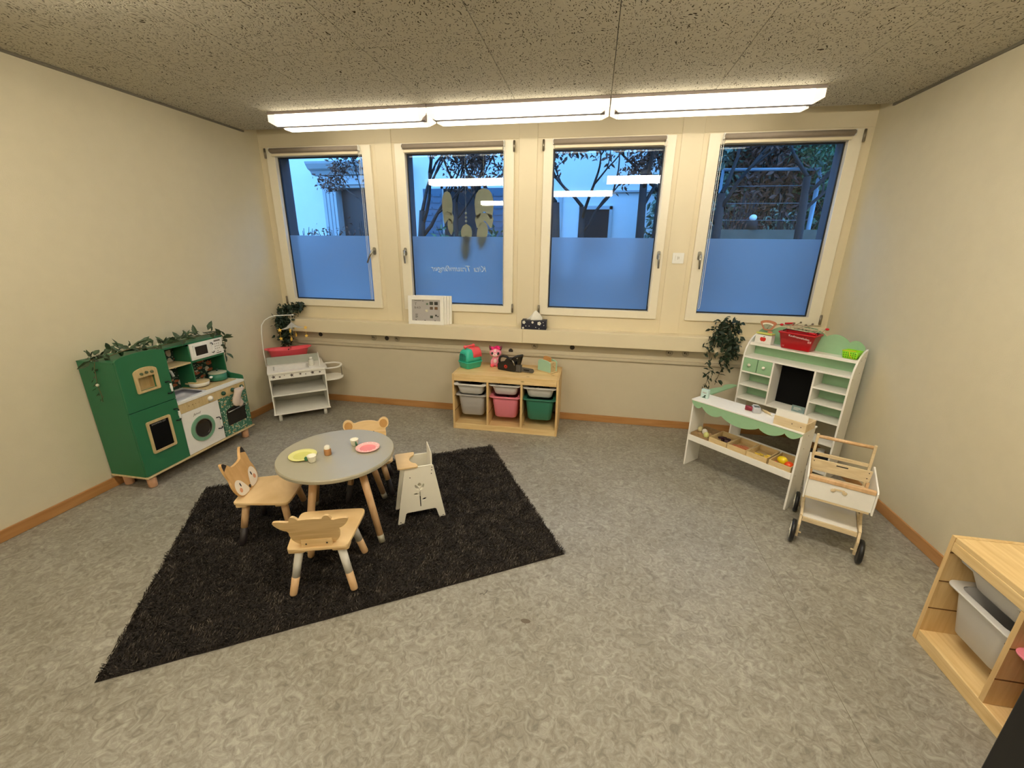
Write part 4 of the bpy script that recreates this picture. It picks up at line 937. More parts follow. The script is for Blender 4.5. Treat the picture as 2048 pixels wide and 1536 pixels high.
vs, fs = curve_plate([rrect(.077, .243, .236, .462, .012), rrect(.094, .226, .253, .445, .003, 1)], .008)
cb = obj('chalkboard_frame', G().add([(u, -.006+w, v) for u, v, w in vs], fs), M_tan, ld, bev=.001)
bd = obj('chalkboard', G().box(.092, .228, -.0045, -.002, .251, .447), plain('blackboard black', (5, 5, 6), .7, spec=.15, var=.08), ld)
obj('chalk_lettering', text_g('SHOPPING LIST', .0145, lambda u, v, w: (.160+u, -.0047+w, .428+v), .0002), plain('chalk grey', (150, 150, 150), .8), bd)
def dhandle(par, x, z0, z1, name='handle'):
    m = (z0+z1)/2
    h = obj(name, G().lathe([(.005, -.028), (.007, -.022), (.0055, -.018), (.008, -.005), (.008, .005), (.0055, .018), (.007, .022), (.005, .028)], (x, -.026, m), 14), M_whiteb, par)
    obj('handle_bracket', G().tube([(x-.016, -.003, z1+.002), (x, -.016, z1+.004), (x, -.026, z1-.004), (x, -.026, m+.026)], .0042, 8).tube([(x-.016, -.003, z0-.002), (x, -.016, z0-.004), (x, -.026, z0+.004), (x, -.026, m-.026)], .0042, 8), M_black, h)
dhandle(fd, .284, .605, .682); dhandle(ld, .294, .400, .480)
# body of the worktop part
WX0, WX1 = FW, KW
obj('body_side', G().prism([(.006, .1002), (KD, .1002), (KD, .86), (.152, .86), (.152, .578), (.125, .560), (.035, .549), (.010, .542), (.006, .53)], KW-.010, KW, lambda u, v, w: (w, u, v)), M_green, kt, bev=.0015)
obj('body_back', G().box(WX0, KW-.010, KD-.006, KD, .1002, .86), FLOR, kt)
g = G(); fb_ = lambda u, v: (u, KD-.0064, v)
def cap_(g, u, v, s, mi): g.add([fb_(u+s*math.cos(a), v+s*.55*math.sin(a)) for a in [PI*k/10 for k in range(11)]], [tuple(range(11))], mi).add([fb_(u-s*.14, v), fb_(u-s*.10, v-s*.75), fb_(u+s*.10, v-s*.75), fb_(u+s*.14, v)], [(0, 1, 2, 3)], mi)
def sprig(g, u, v, s, a0, mi):
    for k in range(5):
        a = a0+.55*(k-2); c, d = math.cos(a), math.sin(a); g.add([fb_(u, v), fb_(u+s*.5*c-s*.16*d, v+s*.5*d+s*.16*c), fb_(u+s*c, v+s*d), fb_(u+s*.5*c+s*.16*d, v+s*.5*d-s*.16*c)], [(0, 1, 2, 3)], mi)
for u, v, s_ in ((.69, .665, .030), (.645, .60, .020), (.42, .80, .026), (.40, .62, .022), (.76, .60, .018)): cap_(g, u, v, s_, 0)
for u, v, s_, a in ((.72, .60, .040, .8), (.67, .575, .036, 2.4), (.80, .66, .034, 1.4), (.47, .56, .034, 1.2), (.50, .81, .034, .9), (.36, .76, .03, 1.9)): sprig(g, u, v, s_, a, 1)
obj('mushroom_and_leaf_print', g, [plain('mushroom cream', (206, 198, 182), .6), plain('rust leaf', (176, 98, 66), .6)], kt)
obj('machine_divider', G().box(.634, .642, .012, KD-.007, .1002, .49), M_white, kt)
# worktop with sink
wt = obj('worktop', G().box(WX0, KW-.0105, -.004, .030, .495, .513).box(WX0, .355, .030, KD-.007, .495, .513).box(.58, KW-.0105, .030, KD-.007, .495, .513).box(.355, .58, .25, KD-.007, .495, .513), M_whiteb, kt, bev=.002)
vs, fs = curve_plate([rrect(.345, .585, .022, .24, .02), rrect(.362, .568, .038, .222, .02)], .005)
g = G().add([(u, v, .5155+w) for u, v, w in vs], fs)
skn = lambda z, e: [(u, v, z) for u, v in rrect(.362+e, .568-e, .038+e, .222-e, .02)]
r0, r1, r2 = skn(.518, 0), skn(.470, .010), skn(.468, .02); n = len(r0)
g.add(r0+r1+r2, [(i*n+k, i*n+(k+1) % n, (i+1)*n+(k+1) % n, (i+1)*n+k) for i in range(2) for k in range(n)]+[tuple(range(2*n, 3*n))], 0, True)
snk = obj('sink', g, plain('light grey sink plastic', (206, 206, 212), .3), kt)
obj('faucet', G().lathe([(.012, .515), (.010, .53)], (.452, .262, 0), 14).tube([(.452, .262, .53), (.452, .262, .66), (.456, .250, .69), (.468, .215, .700), (.482, .190, .685), (.488, .182, .645)], .0085, 10), M_whiteb, kt)
hob = obj('hob', G().box(.600, .885, .045, .262, .5132, .519), M_tan, kt, bev=.001)
for x in (.665, .815):
    obj('burner', G().lathe([(.052, 0), (.052, .003), (.046, .003)], (x, .165, .5192), 24, caps=False).box(x-.05, x+.05, .161, .169, .5192, .5245).box(x-.004, x+.004, .115, .215, .5192, .5245), M_blackp, hob)
# upper shelf unit
UY = .140
obj('upper_left_side', G().box(FW+.0005, FW+.0105, UY, KD-.007, .5135, .86), M_green, kt)
obj('upper_divider', G().box(.608, .618, UY, KD-.007, .5135, .848), M_green, kt, bev=.001)
obj('upper_top', G().box(FW+.0005, KW, UY-.004, KD, .8605, .873), M_green, kt, bev=.002)
obj('upper_shelf', G().box(FW+.011, .6075, UY, KD-.007, .716, .728), M_light, kt, bev=.001)
obj('microwave_shelf', G().box(.6185, KW-.0105, UY, KD-.007, .716, .732), M_green, kt, bev=.001)
mw = obj('microwave_front', G().box(.619, KW-.0108, UY-.006, UY+.006, .733, .8595), M_white, kt, bev=.0015)
vs, fs = curve_plate([rrect(.640, .778, .748, .845, .008), rrect(.656, .762, .762, .832, .003, 1)], .005)
obj('window_rim', G().add([(u, UY-.0085+w, v) for u, v, w in vs], fs), M_whiteb, mw)
obj('window_glass', G().box(.655, .763, UY-.0085, UY-.0062, .761, .833), plain('dark oven glass', (30, 24, 26), .2), mw)
hh = obj('microwave_handle', G().lathe([(.004, -.024), (.006, -.018), (.0045, -.014), (.0062, 0), (.0045, .014), (.006, .018), (.004, .024)], (.800, UY-.026, .796), 14), M_whiteb, mw)
obj('handle_bracket', G().tube([(.800, UY-.006, .832), (.800, UY-.018, .836), (.800, UY-.026, .828), (.800, UY-.026, .818)], .003, 8).tube([(.800, UY-.006, .760), (.800, UY-.018, .756), (.800, UY-.026, .764), (.800, UY-.026, .774)], .003, 8), M_black, hh)
g = G(); fk = lambda u, v: (u, UY-.0064, v)
for r in range(3):
    for c in range(3): g.disc((.838+.017*c, .818-.019*r), .004, fk, 8)
g.disc((.855, .760), .004, fk, 8)
g.box(.832, .890, UY-.0066, UY-.0062, .836, .848).box(.838, .884, UY-.0066, UY-.0062, .742, .748)
obj('keypad_print', g, plain('grey key print', (120, 112, 100), .6), mw)
# control band
band = obj('control_panel', G().box(WX0+.001, KW-.0108, .0, .010, .425, .494), M_tan, kt, bev=.001)
g = G()
for x in (.395, .425, .45, .477): g.disc((x, .462), .004 if x < .44 else .003, lambda u, v: (u, -.0005, v), 8)
obj('panel_print', g, plain('brown panel print', (120, 94, 54), .6), band)
def knob(x, z, r, m, mark, par):
    k = obj('knob', G().lathe([(r, 0), (r, .010), (r*.9, .014), (r*.55, .015), (r*.5, .020), (.0001, .020)], (x, -.0005, z), 22, axis='y', caps=False), m, par)
    k.data.transform(Matrix.Identity(4))
    return k
knob(.570, .459, .020, M_cer, None, band)
for x in (.690, .780, .868): knob(x, .459, .016, M_dgreen, None, band)
# washing machine
wd = obj('washing_machine_door', G().box(WX0+.001, .6335, .0, .010, .104, .4235), M_white, kt, bev=.001)
ring = circ((.463, .263), .098, 48); hole = circ((.463, .263), .072, 48)
vs, fs = curve_plate([ring, hole], .009)
obj('porthole_ring', G().add([(u, -.005+w, v) for u, v, w in vs], fs), M_sage, wd, bev=.001)
vs, fs = curve_plate([circ((.463, .263), .0718, 48), circ((.463, .263), .067, 48)], .012)
obj('porthole_rim', G().add([(u, -.004+w, v) for u, v, w in vs], fs), M_metal, wd)
obj('porthole_glass', G().lathe([(.068, 0), (.05, .004), (.0001, .006)], (.463, -.001, .263), 40, axis='y', caps=False), plain('dark porthole', (36, 32, 26), .15), wd)
obj('door_lettering', text_g('Janod', .026, lambda u, v, w: (.440+u, -.0006+w, .378+v), .0002, shear=.4), plain('grey script', (130, 118, 108), .6), wd)
dhandle(wd, .600, .205, .292)
# oven
vs, fs = curve_plate([[(.643, .104), (KW-.0112, .104), (KW-.0112, .4235), (.643, .4235)], rrect(.684, .874, .178, .286, .004, 1)], .010)
ov = obj('oven_door', G().add([(u, .005+w, v) for u, v, w in vs], fs), FLOR2, kt)
obj('oven_window', G().box(.682, .876, .004, .008, .176, .330), plain('black oven glass', (30, 28, 24), .15), ov)
obj('oven_arch', G().prism([(.684, .286), (.874, .286), (.874, .30)] + [(.779+.095*math.cos(PI*k/12), .30+.026*math.sin(PI*k/12)) for k in range(1, 12)] + [(.684, .30)], 0, -.004, XZ(0)), plain('black oven glass', (30, 28, 24), .15), ov)
obj('oven_bar', G().cyl((.690, -.016, .298), (.868, -.016, .306), .004, n=10).cyl((.700, -.016, .298), (.700, 0, .298), .003, n=8).cyl((.858, -.016, .305), (.858, 0, .305), .003, n=8), M_metal, ov)
def kpos(x, y, z): return (-2.81-y, 1.963+x, z)
# pots
pn = thing('toy_pan', 'cream toy pan with flat beige lid on the left burner', 'pan', kpos(.655, .160, .5247), .5)
obj('pan_body', G().lathe([(.0001, 0), (.056, 0), (.064, .004), (.069, .030), (.066, .032), (.0001, .030)], n=36, caps=False), M_cer, pn)
obj('lid', G().lathe([(.070, .0325), (.068, .037), (.03, .043), (.0001, .044)], n=36, caps=False), M_tan, pn)
obj('side_grip', G().tube([(-.066, -.02, .022), (-.084, -.012, .024), (-.084, .012, .024), (-.066, .02, .022)], .006, 8), M_tan, pn)
pt = thing('toy_pot', 'green toy pot with grey lid and white side knobs on the right burner', 'pot', kpos(.822, .152, .5247), .2)
obj('pot_body', G().lathe([(.0001, 0), (.058, 0), (.062, .004), (.063, .056), (.060, .056), (.0001, .052)], n=36, caps=False), M_teal, pt)
obj('lid', G().lathe([(.065, .0565), (.066, .061), (.05, .068), (.0001, .072)], n=36, caps=False), plain('sage grey lid', (164, 168, 140), .45), pt)
obj('lid_knob', G().lathe([(.006, .071), (.006, .078), (.012, .082), (.010, .088), (.0001, .09)], n=16, caps=False), M_dgreen, pt)
for s in (-1, 1): obj('side_knob', G().cyl((0, s*.062, .04), (0, s*.072, .04), .005).ell((0, s*.080, .041), (.010, .014, .010)), M_whiteb, pt)
# oven mitt hanging on the panel knob
mt = thing('oven_mitt', 'pale beige oven mitt hanging from a kitchen knob over the oven', 'oven mitt', kpos(.782, -.045, .335), PI/2)
M_mitt = plain('pale quilted cotton', (206, 190, 178), .95, var=.05, bump=.6, bscale=300)
def ovl(cx, cz, rx, ry, dy=0): return [(cx+rx*math.cos(a), dy+ry*math.sin(a), cz) for a in [2*PI*k/18 for k in range(18)]]
obj('body', skin([ovl(-.020, -.002, .014, .010), ovl(-.026, .012, .030, .017), ovl(-.026, .040, .036, .020), ovl(-.014, .074, .036, .022), ovl(.006, .105, .035, .024), ovl(.022, .132, .042, .029), ovl(.022, .1315, .037, .024), ovl(.010, .105, .030, .018)]), M_mitt, mt)
obj('thumb', skin([ovl(.006, -.012, .010, .008), ovl(.010, -.004, .022, .013), ovl(.012, .018, .024, .015), ovl(.004, .040, .020, .014), ovl(-.006, .058, .014, .012)]), M_mitt, mt)
obj('loop', G().tube([(.046, 0, .128), (.060, .006, .140), (.064, .012, .134), (.050, .004, .124)], .003, 6), M_whiteb, mt)
# garland on top
rnd = random.Random(12)
gl = thing('leaf_garland', 'artificial eucalyptus garland draped along the top of the play kitchen', 'garland', kpos(0, 0, 0), PI/2)
pts = [(-.03, .13, .905), (.02, .17, .895), (.09, .15, .900), (.15, .10, .925), (.22, .12, .925), (.29, .14, .905), (.34, .17, .888), (.42, .18, .885), (.50, .17, .890), (.58, .19, .886), (.66, .18, .890), (.74, .19, .892), (.82, .18, .895), (.90, .17, .890), (.935, .15, .87), (.945, .14, .82), (.94, .15, .76), (.945, .16, .70)]
g = G().tube(pts, .003, 6); P = []
side = [(.01, .15, .895), (-.012, .14, .86), (-.014, .145, .80), (-.012, .16, .74), (-.012, .15, .68), (-.012, .155, .63)]
g.tube(side, .0018, 5)
for a, b in zip(pts[:-1], pts[1:]):
    for k in range(9): P.append(Vector(a).lerp(Vector(b), k/9)+Vector((0, 0, .012)))
gp = leaves(P[::2]+P[::5], .072, rnd, 1, .018, droop=-.35, wide=.42)
P2 = [Vector(a).lerp(Vector(b), k/3) for a, b in zip(side[1:-1], side[2:]) for k in range(3)]
gp = leaves([p+Vector((-.006, 0, 0)) for p in P2], .026, rnd, 1, .006, droop=.5, wide=.45, g=gp)
gp.v = [(x, min(y, .283), z) for x, y, z in gp.v]
obj('stem', g, plain('dry vine stem', (110, 98, 66), .8), gl); obj('foliage', gp, M_leaf2, gl)
obj('bud', G().ell((-.018, .15, .742), (.009, .009, .009)).ell((.42, .17, .90), (.008, .008, .008)).ell((.19, .10, .94), (.008, .008, .008)).ell((.60, .18, .905), (.008, .008, .008)), plain('cream bud', (210, 204, 180), .5), gl)

# ------------------------------------------------------------------ play bath and changing table in the left corner
dt = thing('doll_changing_table', 'white doll changing table with grey stars and round side rack in the left corner', 'doll table', (-2.819, 3.15, 0), math.atan2(.306, .368))
DW, DD = .480, .40
obj('bottom_board', G().box(-.004, DW+.004, -.016, DD, .070, .082), M_white, dt, bev=.002)
for x in (.045, DW-.045):
    for y in (.03, DD-.05): obj('foot', G().lathe([(.016, 0), (.014, .07)], (x, y, 0), 16), M_white, dt)
for x in (.002, DW-.012): obj('side_panel', G().box(x, x+.010, -.002, DD-.004, .0822, .462), M_white, dt, bev=.001)
obj('back_panel', G().box(.0125, DW-.0125, DD-.012, DD-.004, .0822, .462), plain('grey white back', (206, 206, 196), .5), dt)
obj('shelf', G().box(.0125, DW-.0125, .006, DD-.0125, .245, .256), M_white, dt, bev=.001)
ap = obj('apron', G().box(.0125, DW-.0125, .0, .009, .408, .462), M_white, dt, bev=.001)
for x, z, r in ((.042, .437, .020), (.092, .432, .012), (.130, .443, .006), (.190, .437, .019), (.262, .440, .013), (.306, .434, .007), (.365, .440, .019), (.428, .438, .012)):
    obj('star', G().prism(star((x, z), r, PI/2+.2), 0, -.0015, XZ(0)), plain('grey star', (92, 84, 80), .5), ap)
hole = rrect(.045, .345, .055, .235, .02)
vs, fs = curve_plate([rrect(-.004, DW+.004, -.014, DD+.012, .012), hole], .016)
tp = obj('top_board', G().add([(u, v, .4705+w) for u, v, w in vs], fs), M_white, dt, bev=.002)
rg = [[(u, v, z) for u, v in rrect(.046+e, .344-e, .056+e, .234-e, .02)] for z, e in ((.478, 0), (.430, .008), (.427, .014))]
n = len(rg[0]); obj('basin', G().add([p for r in rg for p in r], [(i*n+k, i*n+(k+1) % n, (i+1)*n+(k+1) % n, (i+1)*n+k) for i in range(2) for k in range(n)]+[tuple(range(2*n, 3*n))], 0, True), plain('basin grey', (214, 212, 206), .4), tp)
obj('splash_board', G().prism(rrect(.0, .455, .479, .556, .012, 4), .285, .293, XZ(0)), plain('grey felt board', (164, 168, 158), .6), dt, bev=.001)
obj('arched_rail', G().tube([(.440, .05, .479), (.442, .08, .497), (.446, .16, .535), (.447, .24, .562), (.447, .284, .566)], .005, 10), M_whiteb, dt)
# side rack
def rack(z, filled):
    pts = [(DW+.004, .035), (DW+.085, .035)] + [(DW+.085+.085*math.sin(PI*k/12), .15-.115*math.cos(PI*k/12)) for k in range(1, 12)] + [(DW+.085, .265), (DW+.004, .265)]
    inn = [(DW+.004+.018, .053), (DW+.083, .053)] + [(DW+.083+.066*math.sin(PI*k/12), .15-.097*math.cos(PI*k/12)) for k in range(1, 12)] + [(DW+.083, .247), (DW+.022, .247)]
    vs, fs = curve_plate([pts] if filled else [pts, inn], .010)
    return G().add([(u, v, z+w) for u, v, w in vs], fs)
obj('rack_ring', rack(.452, False), M_white, dt, bev=.001); obj('rack_base', rack(.335, True), M_white, dt, bev=.001)
obj('rack_rod', G().cyl((DW+.158, .15, .340), (DW+.158, .15, .447), .004, n=8), M_hinge, dt)
# mobile arm
arm = obj('mobile_arm', G().tube([(-.008, .25, .479), (-.010, .25, .62), (.0, .25, .80), (.012, .25, .875), (.04, .25, .915), (.08, .25, .940), (.123, .25, .952), (.20, .25, .953), (.279, .25, .951)], .0042, 8).ell((.279, .25, .951), (.008, .008, .008)), M_whiteb, dt)
obj('string', G().cyl((.262, .25, .95), (.256, .25, .89), .001, n=5), M_whiteb, arm)
M_felt = plain('grey mobile wing', (186, 186, 184), .8); M_gold = plain('golden star felt', (238, 196, 84), .5, var=.05)
for ax, ay in ((-.105, -.03), (.115, .02), (.03, .10), (-.02, -.10)):
    c = Vector((.256, .25, .885)); e = c+Vector((ax, ay, -.062)); m = c+Vector((ax*.45, ay*.45, -.045)); lo = c+Vector((ax*.5, ay*.5, -.062)); cb2 = c+Vector((0, 0, -.050))
    nn = Vector((-ay, ax, 0)).normalized()*.002
    ring = [c, m, e, lo, cb2]; g = G(); k5 = 5
    g.add([tuple(p+nn) for p in ring]+[tuple(p-nn) for p in ring], [tuple(range(5)), tuple(reversed(range(5, 10)))]+[(i, (i+1) % 5, 5+(i+1) % 5, 5+i) for i in range(5)])
    obj('mobile_wing', g, M_felt, arm)
    ux = Vector((1, 0, 0)) if abs(ax) > .05 else Vector((.5, .86, 0)); up = Vector((0, 0, 1)); wn = ux.cross(up)
    for dz, r in ((-.002, .022), (-.082, .019)):
        fn = lambda u, v, w, e=e, dz=dz: tuple(e+ux*u+up*(v+dz)+wn*w)
        obj('mobile_star', G().prism(star((0, 0), r), -.003, .003, fn), M_gold, arm)
    obj('mobile_thread', G().cyl(tuple(e+Vector((0, 0, -.02))), tuple(e+Vector((0, 0, -.068))), .0012, n=5), M_gold, arm)
def dpos(x, y, z): a = math.atan2(.306, .368); return (-2.819+x*math.cos(a)-y*math.sin(a), 3.15+x*math.sin(a)+y*math.cos(a), z)
bt = thing('doll_bathtub', 'coral pink doll bathtub resting behind the splash board of the white doll table', 'bathtub', dpos(.200, .374, .479), math.atan2(.306, .368))
def oval(a, b, z, n=40): return [(a*math.copysign(abs(math.cos(t))**.8, math.cos(t)), b*math.copysign(abs(math.sin(t))**.85, math.sin(t)), z) for t in [2*PI*k/n for k in range(n)]]
sec = [oval(.13, .044, 0), oval(.145, .052, .01), oval(.178, .074, .118), oval(.205, .089, .128), oval(.208, .091, .132), oval(.204, .088, .133), oval(.174, .070, .122), oval(.138, .046, .018)]
sec = [[(x, y, z+(.010*(abs(x)/.2)**2 if z > .1 else 0)) for x, y, z in s_] for s_ in sec]
obj('tub', skin(sec), M_coral, bt)
bo = thing('toy_bottle', 'milky white toy bath bottle standing in the basin of the doll table', 'bottle', dpos(.372, .125, .4787), .3)
obj('bottle', G().lathe([(.020, 0), (.024, .006), (.024, .050), (.016, .062)], n=20), plain('milky plastic', (214, 214, 204), .25), bo)
obj('cap', G().lathe([(.014, .0622), (.014, .078), (.010, .082)], n=16), M_whiteb, bo)
# ------------------------------------------------------------------ toy shop in the right corner
SA = math.atan2(-.506, .521)
sh = thing('toy_shop', 'white and mint green toy market stall with counter, shelves and blackboard in the right corner', 'toy shop', (.783, 3.102, 0), SA)
SM = Matrix.Translation((.783, 3.102, 0)) @ Matrix.Rotation(SA, 4, 'Z')
def sp(x, y, z): p = SM @ Vector((x, y, z)); return (p.x, p.y, p.z)
CW, CD, CH = .730, .180, .540
for x in (0, CW-.012): obj('counter_side', G().box(x, x+.012, 0, CD, 0, CH-.0105), M_white, sh, bev=.0015)
obj('counter_top', G().box(-.004, CW+.004, -.010, CD+.012, CH-.010, CH), M_white, sh, bev=.002)
kn = [(.0, .515, -.0), (.078, .502, -.022), (.228, .481, -.022), (.482, .481, -.045), (.634, .502, -.022), (.732, .520, -.028)]
kn = [(0, .520, -.030), (.080, .502, -.034), (.228, .480, -.040), (.482, .480, -.032), (.634, .502, -.030), (CW, .525, 0)]
pr = humps(kn, 14)
obj('valance', G().prism([(CW, .5295), (0, .5295)] + pr, 0, -.006, XZ(-.0005)), M_mint, sh, bev=.0008, seg=1)
obj('counter_shelf', G().box(.0125, CW-.0125, .004, CD-.004, .236, .246), M_white, sh)
obj('shelf_lip', G().box(.0125, CW-.0125, -.004, .0035, .216, .260), M_white, sh, bev=.001)
# link panel
kn = [(.185, .038, .026), (.455, .030, .026), (.604, .020, 0)]
obj('link_panel', G().prism([(.604, -.010), (.193, -.018)] + humps(kn, 12), .528, .538, lambda u, v, w: (-v, u, w)), M_mint, sh, bev=.0008, seg=1)
# shelf unit
U0, U1, UF, UB = .011, .733, .605, .79
side = [(UF, 0), (UB, 0), (UB, .955)] + [(.76, .950), (.72, .938), (.68, .916), (.648, .885), (.622, .845), (.609, .80), (UF, .76)]
for x in (U0, U1-.012): obj('unit_side', G().prism(side, x, x+.012, lambda u, v, w: (w, u, v)), M_white, sh, bev=.0015)
I0, I1 = U0+.0125, U1-.0125
kn = [(I1, .962, .030), (.628, .985, .032), (.487, 1.005, .048), (.257, 1.005, .032), (.116, .985, .030), (I0, .962, 0)]
obj('back_board', G().prism([(I0, .436), (I1, .436)] + humps(kn, 12), .757, .764, XZ(0)), M_mint, sh)
P1, P2 = (.238, .250), (.514, .526)
def shl(name, x0, x1, z, y0=UF, t=.012, m=None): return obj(name, G().box(x0, x1, y0, .7565, z-t, z), m or M_white, sh, bev=.001)
shl('top_shelf', I0, I1, .892, .664)
obj('shelf_edge_strip', G().box(I0, I1, .660, .6635, .872, .894), M_white, sh)
shl('long_shelf', I0, I1, .790, UF+.001, .014)
for a, b in (P1, P2): obj('unit_divider', G().box(a, b, UF+.001, .7565, .447, .7755), M_white, sh, bev=.001)
shl('shelf', I0, P1[0]-.0005, .669); shl('shelf', I0, P1[0]-.0005, .560); shl('shelf', I0, P1[1], .4465)
shl('shelf', P2[1]+.0005, I1, .669); shl('shelf', P2[1]+.0005, I1, .560); shl('shelf', P2[0], I1, .4465)
shl('shelf', P1[1]+.0005, P2[0]-.0005, .4465, .605)
shl('shelf', I0, I1, .282); shl('shelf', I0, I1, .062)
obj('blackboard', G().box(P1[1]+.001, P2[0]-.001, .748, .7565, .450, .774), plain('blackboard black', (5, 5, 6), .7, spec=.15, var=.08), sh)
for a, b in ((I0+.001, .1285), (.1335, P1[0]-.001)):
    d = obj('drawer', G().box(a, b, UF-.001, UF+.011, .671, .774).box(a+.004, b-.004, UF+.011, .75, .675, .76), M_mint, sh, bev=.001)
    obj('knob', G().lathe([(.004, 0), (.004, .006), (.011, .010), (.012, .015), (.007, .019), (.0001, .020)], ((a+b)/2, UF-.001, .725), 16, axis='y', caps=False), M_cer, d)
for x, y, z in ((.7332, .62, .77), (.7332, .72, .80), (.7332, .765, .90), (.7332, .70, .888), (.7332, .62, .40), (.7332, .76, .44)):
    obj('screw', G().lathe([(.003, 0), (.003, .0008)], (x, y, z), 8, axis='x'), M_hinge, sh)
for x, y, z in ((.7302, .06, .42), (.7302, .03, .24), (.7302, .12, .24), (.7302, .09, .50)):
    obj('screw', G().lathe([(.003, 0), (.003, .0008)], (x, y, z), 8, axis='x'), M_hinge, sh)

# goods bins on the counter shelf
M_bx = wood('basswood crate', (222, 198, 150), (206, 180, 130), (2, 9, 9), 5, .5)
def crate(cx, w, label, dy=0):
    t = thing('wooden_crate', label, 'crate', sp(cx, .104+dy, .2463), SA, 'goods crates on the stall shelf')
    h, d, th = .046, .186, .005
    for x in (-w/2, w/2-th): obj('crate_side', G().box(x, x+th, -d/2, d/2, .003, h), M_bx, t, bev=.0008, seg=1)
    for y in (-d/2, d/2-th): obj('crate_end', G().box(-w/2+th+.0002, w/2-th-.0002, y, y+th, .003, h), M_bx, t, bev=.0008, seg=1)
    obj('crate_base', G().box(-w/2, w/2, -d/2, d/2, 0, .0028), M_bx, t)
    return t
CX = [.226, .361, .496, .640]
for i, l in enumerate(('second open wooden crate from the left on the stall shelf, next to the eggs', 'open wooden crate with brown biscuits in the middle of the stall shelf', 'open wooden crate with yellow play chips on the stall shelf', 'open wooden crate with lemon and tomatoes at the right of the stall shelf')):
    crate(CX[i], .131, l)
bpy.data.objects['wooden_crate']['label'] = 'open wooden crate with dark chocolate pieces beside the egg carton'
zb = .2494
rr = random.Random(3)
def food(name, label, cat, x, y, z, g, m, grp=None, rz=0): o = obj(name, g, m); o.location = sp(x, y, z); o.rotation_euler = (0, 0, SA+rz); return tag(o, label, cat, grp)
for k in range(12):
    a = rr.uniform(0, 3); food('chocolate_piece', 'dark brown wooden play chocolate piece in the crate beside the egg carton', 'play food', CX[0]+rr.uniform(-.03, .035), .09+rr.uniform(-.05, .04), zb+.0085*(k//4), G().prism(rrect(-.024, .024, -.013, .013, .008), 0, .008, XY()), plain('dark chocolate paint', (62, 30, 28), .45, var=.1), 'chocolate pieces in the crate', a)
for k in range(5):
    food('biscuit', 'reddish brown wooden play biscuit lying in the third crate', 'play food', CX[1]-.030+.014*k, .070+.006*k, zb+.012+.001*k, G().prism(circ((0, 0), .028, 20, .022), 0, .009, XY()).xf(Matrix.Rotation(.25, 4, 'Y')), plain('biscuit brown', (186, 112, 72), .6, var=.12), 'biscuits in the crate', .3)
for k in range(18):
    food('play_chip', 'small yellow wooden play chip lying in the fourth crate', 'play food', CX[2]+rr.uniform(-.03, .045), .065+rr.uniform(-.035, .06), zb+.0065*(k//5), G().prism(rrect(-.016, .016, -.005, .005, .002), 0, .006, XY()), plain('chip yellow', (238, 206, 70), .5, var=.08), 'yellow chips in the crate', rr.uniform(0, 3))
food('toy_lemon', 'yellow toy lemon lying in the rightmost crate', 'play food', CX[3]-.022, .105, zb+.028, G().ell((0, 0, 0), (.034, .026, .026)).ell((.034, 0, 0), (.007, .006, .006)), plain('lemon yellow', (246, 216, 30), .4), None, -.3)
food('toy_orange', 'orange red toy tomato on the right in the rightmost crate', 'play food', CX[3]+.032, .07, zb+.025, G().ell((0, 0, 0), (.027, .027, .025)), plain('tomato orange', (240, 82, 24), .35))
food('toy_tomato', 'small red toy tomato half under the lemon', 'play food', CX[3]-.038, .045, zb+.016, G().ell((0, 0, 0), (.018, .020, .015)), plain('tomato red', (214, 48, 30), .35))
food('toy_garlic', 'small white toy garlic bulb at the front of the rightmost crate', 'play food', CX[3]+.004, .030, zb+.0125, G().ell((0, 0, 0), (.014, .013, .012)).ell((.022, -.002, -.002), (.011, .010, .010)), plain('garlic white', (240, 232, 214), .5))
bpy.data.objects['toy_orange'].name = 'toy_persimmon'; bpy.data.objects['toy_persimmon']['label'] = 'round orange red toy fruit at the right end of the crates'
# egg carton
ec = thing('egg_carton', 'brown cardboard egg carton at the left end of the stall shelf', 'egg carton', sp(.085, .112, .2463), SA); ec.scale = (1.0, 1.24, 1.0)
M_card = plain('grey brown cardboard', (150, 122, 84), .95, var=.12, bump=.5, bscale=120)
g = G(); N = 36
hv = []; hf = []
for j in range(N+1):
    for i in range(N+1):
        u = -.068+.136*i/N; v = -.084+.168*j/N
        e = min(i, j, N-i, N-j)/N
        z = .022-.014*(math.cos(u/.045*2*PI)*.5+.5)*(math.cos(v/.0415*2*PI+PI)*.5+.5) + (.010*(math.cos(u/.045*2*PI+PI)*.5+.5)*(math.cos(v/.0415*2*PI)*.5+.5))
        if e < .05: z = .026
        hv.append((u, v, z))
for j in range(N):
    for i in range(N): a = j*(N+1)+i; hf.append((a, a+1, a+N+2, a+N+1))
g.add(hv, hf, 0, True); obj('cup_tray', g, M_card, ec)
vs, fs = curve_plate([rrect(-.070, .070, -.086, .086, .01), rrect(-.066, .066, -.082, .082, .01)], .026)
obj('rim', G().add([(u, v, .0135+w) for u, v, w in vs], fs), M_card, ec)
for k, (x, y, c, l, dz) in enumerate(((.036, .105, (206, 196, 150), 'pale beige toy egg at the left of the egg carton', 0), (.083, .085, (226, 220, 206), 'white toy egg in the middle of the egg carton', 0), (.125, .034, (206, 206, 130), 'yellow green toy egg at the front of the egg carton', .002))):
    food('toy_egg', l, 'toy egg', x, y, .2463+.036+dz, G().ell((0, 0, 0), (.0195, .0195, .024)), plain('egg %d' % k, c, .5, var=.03), None)
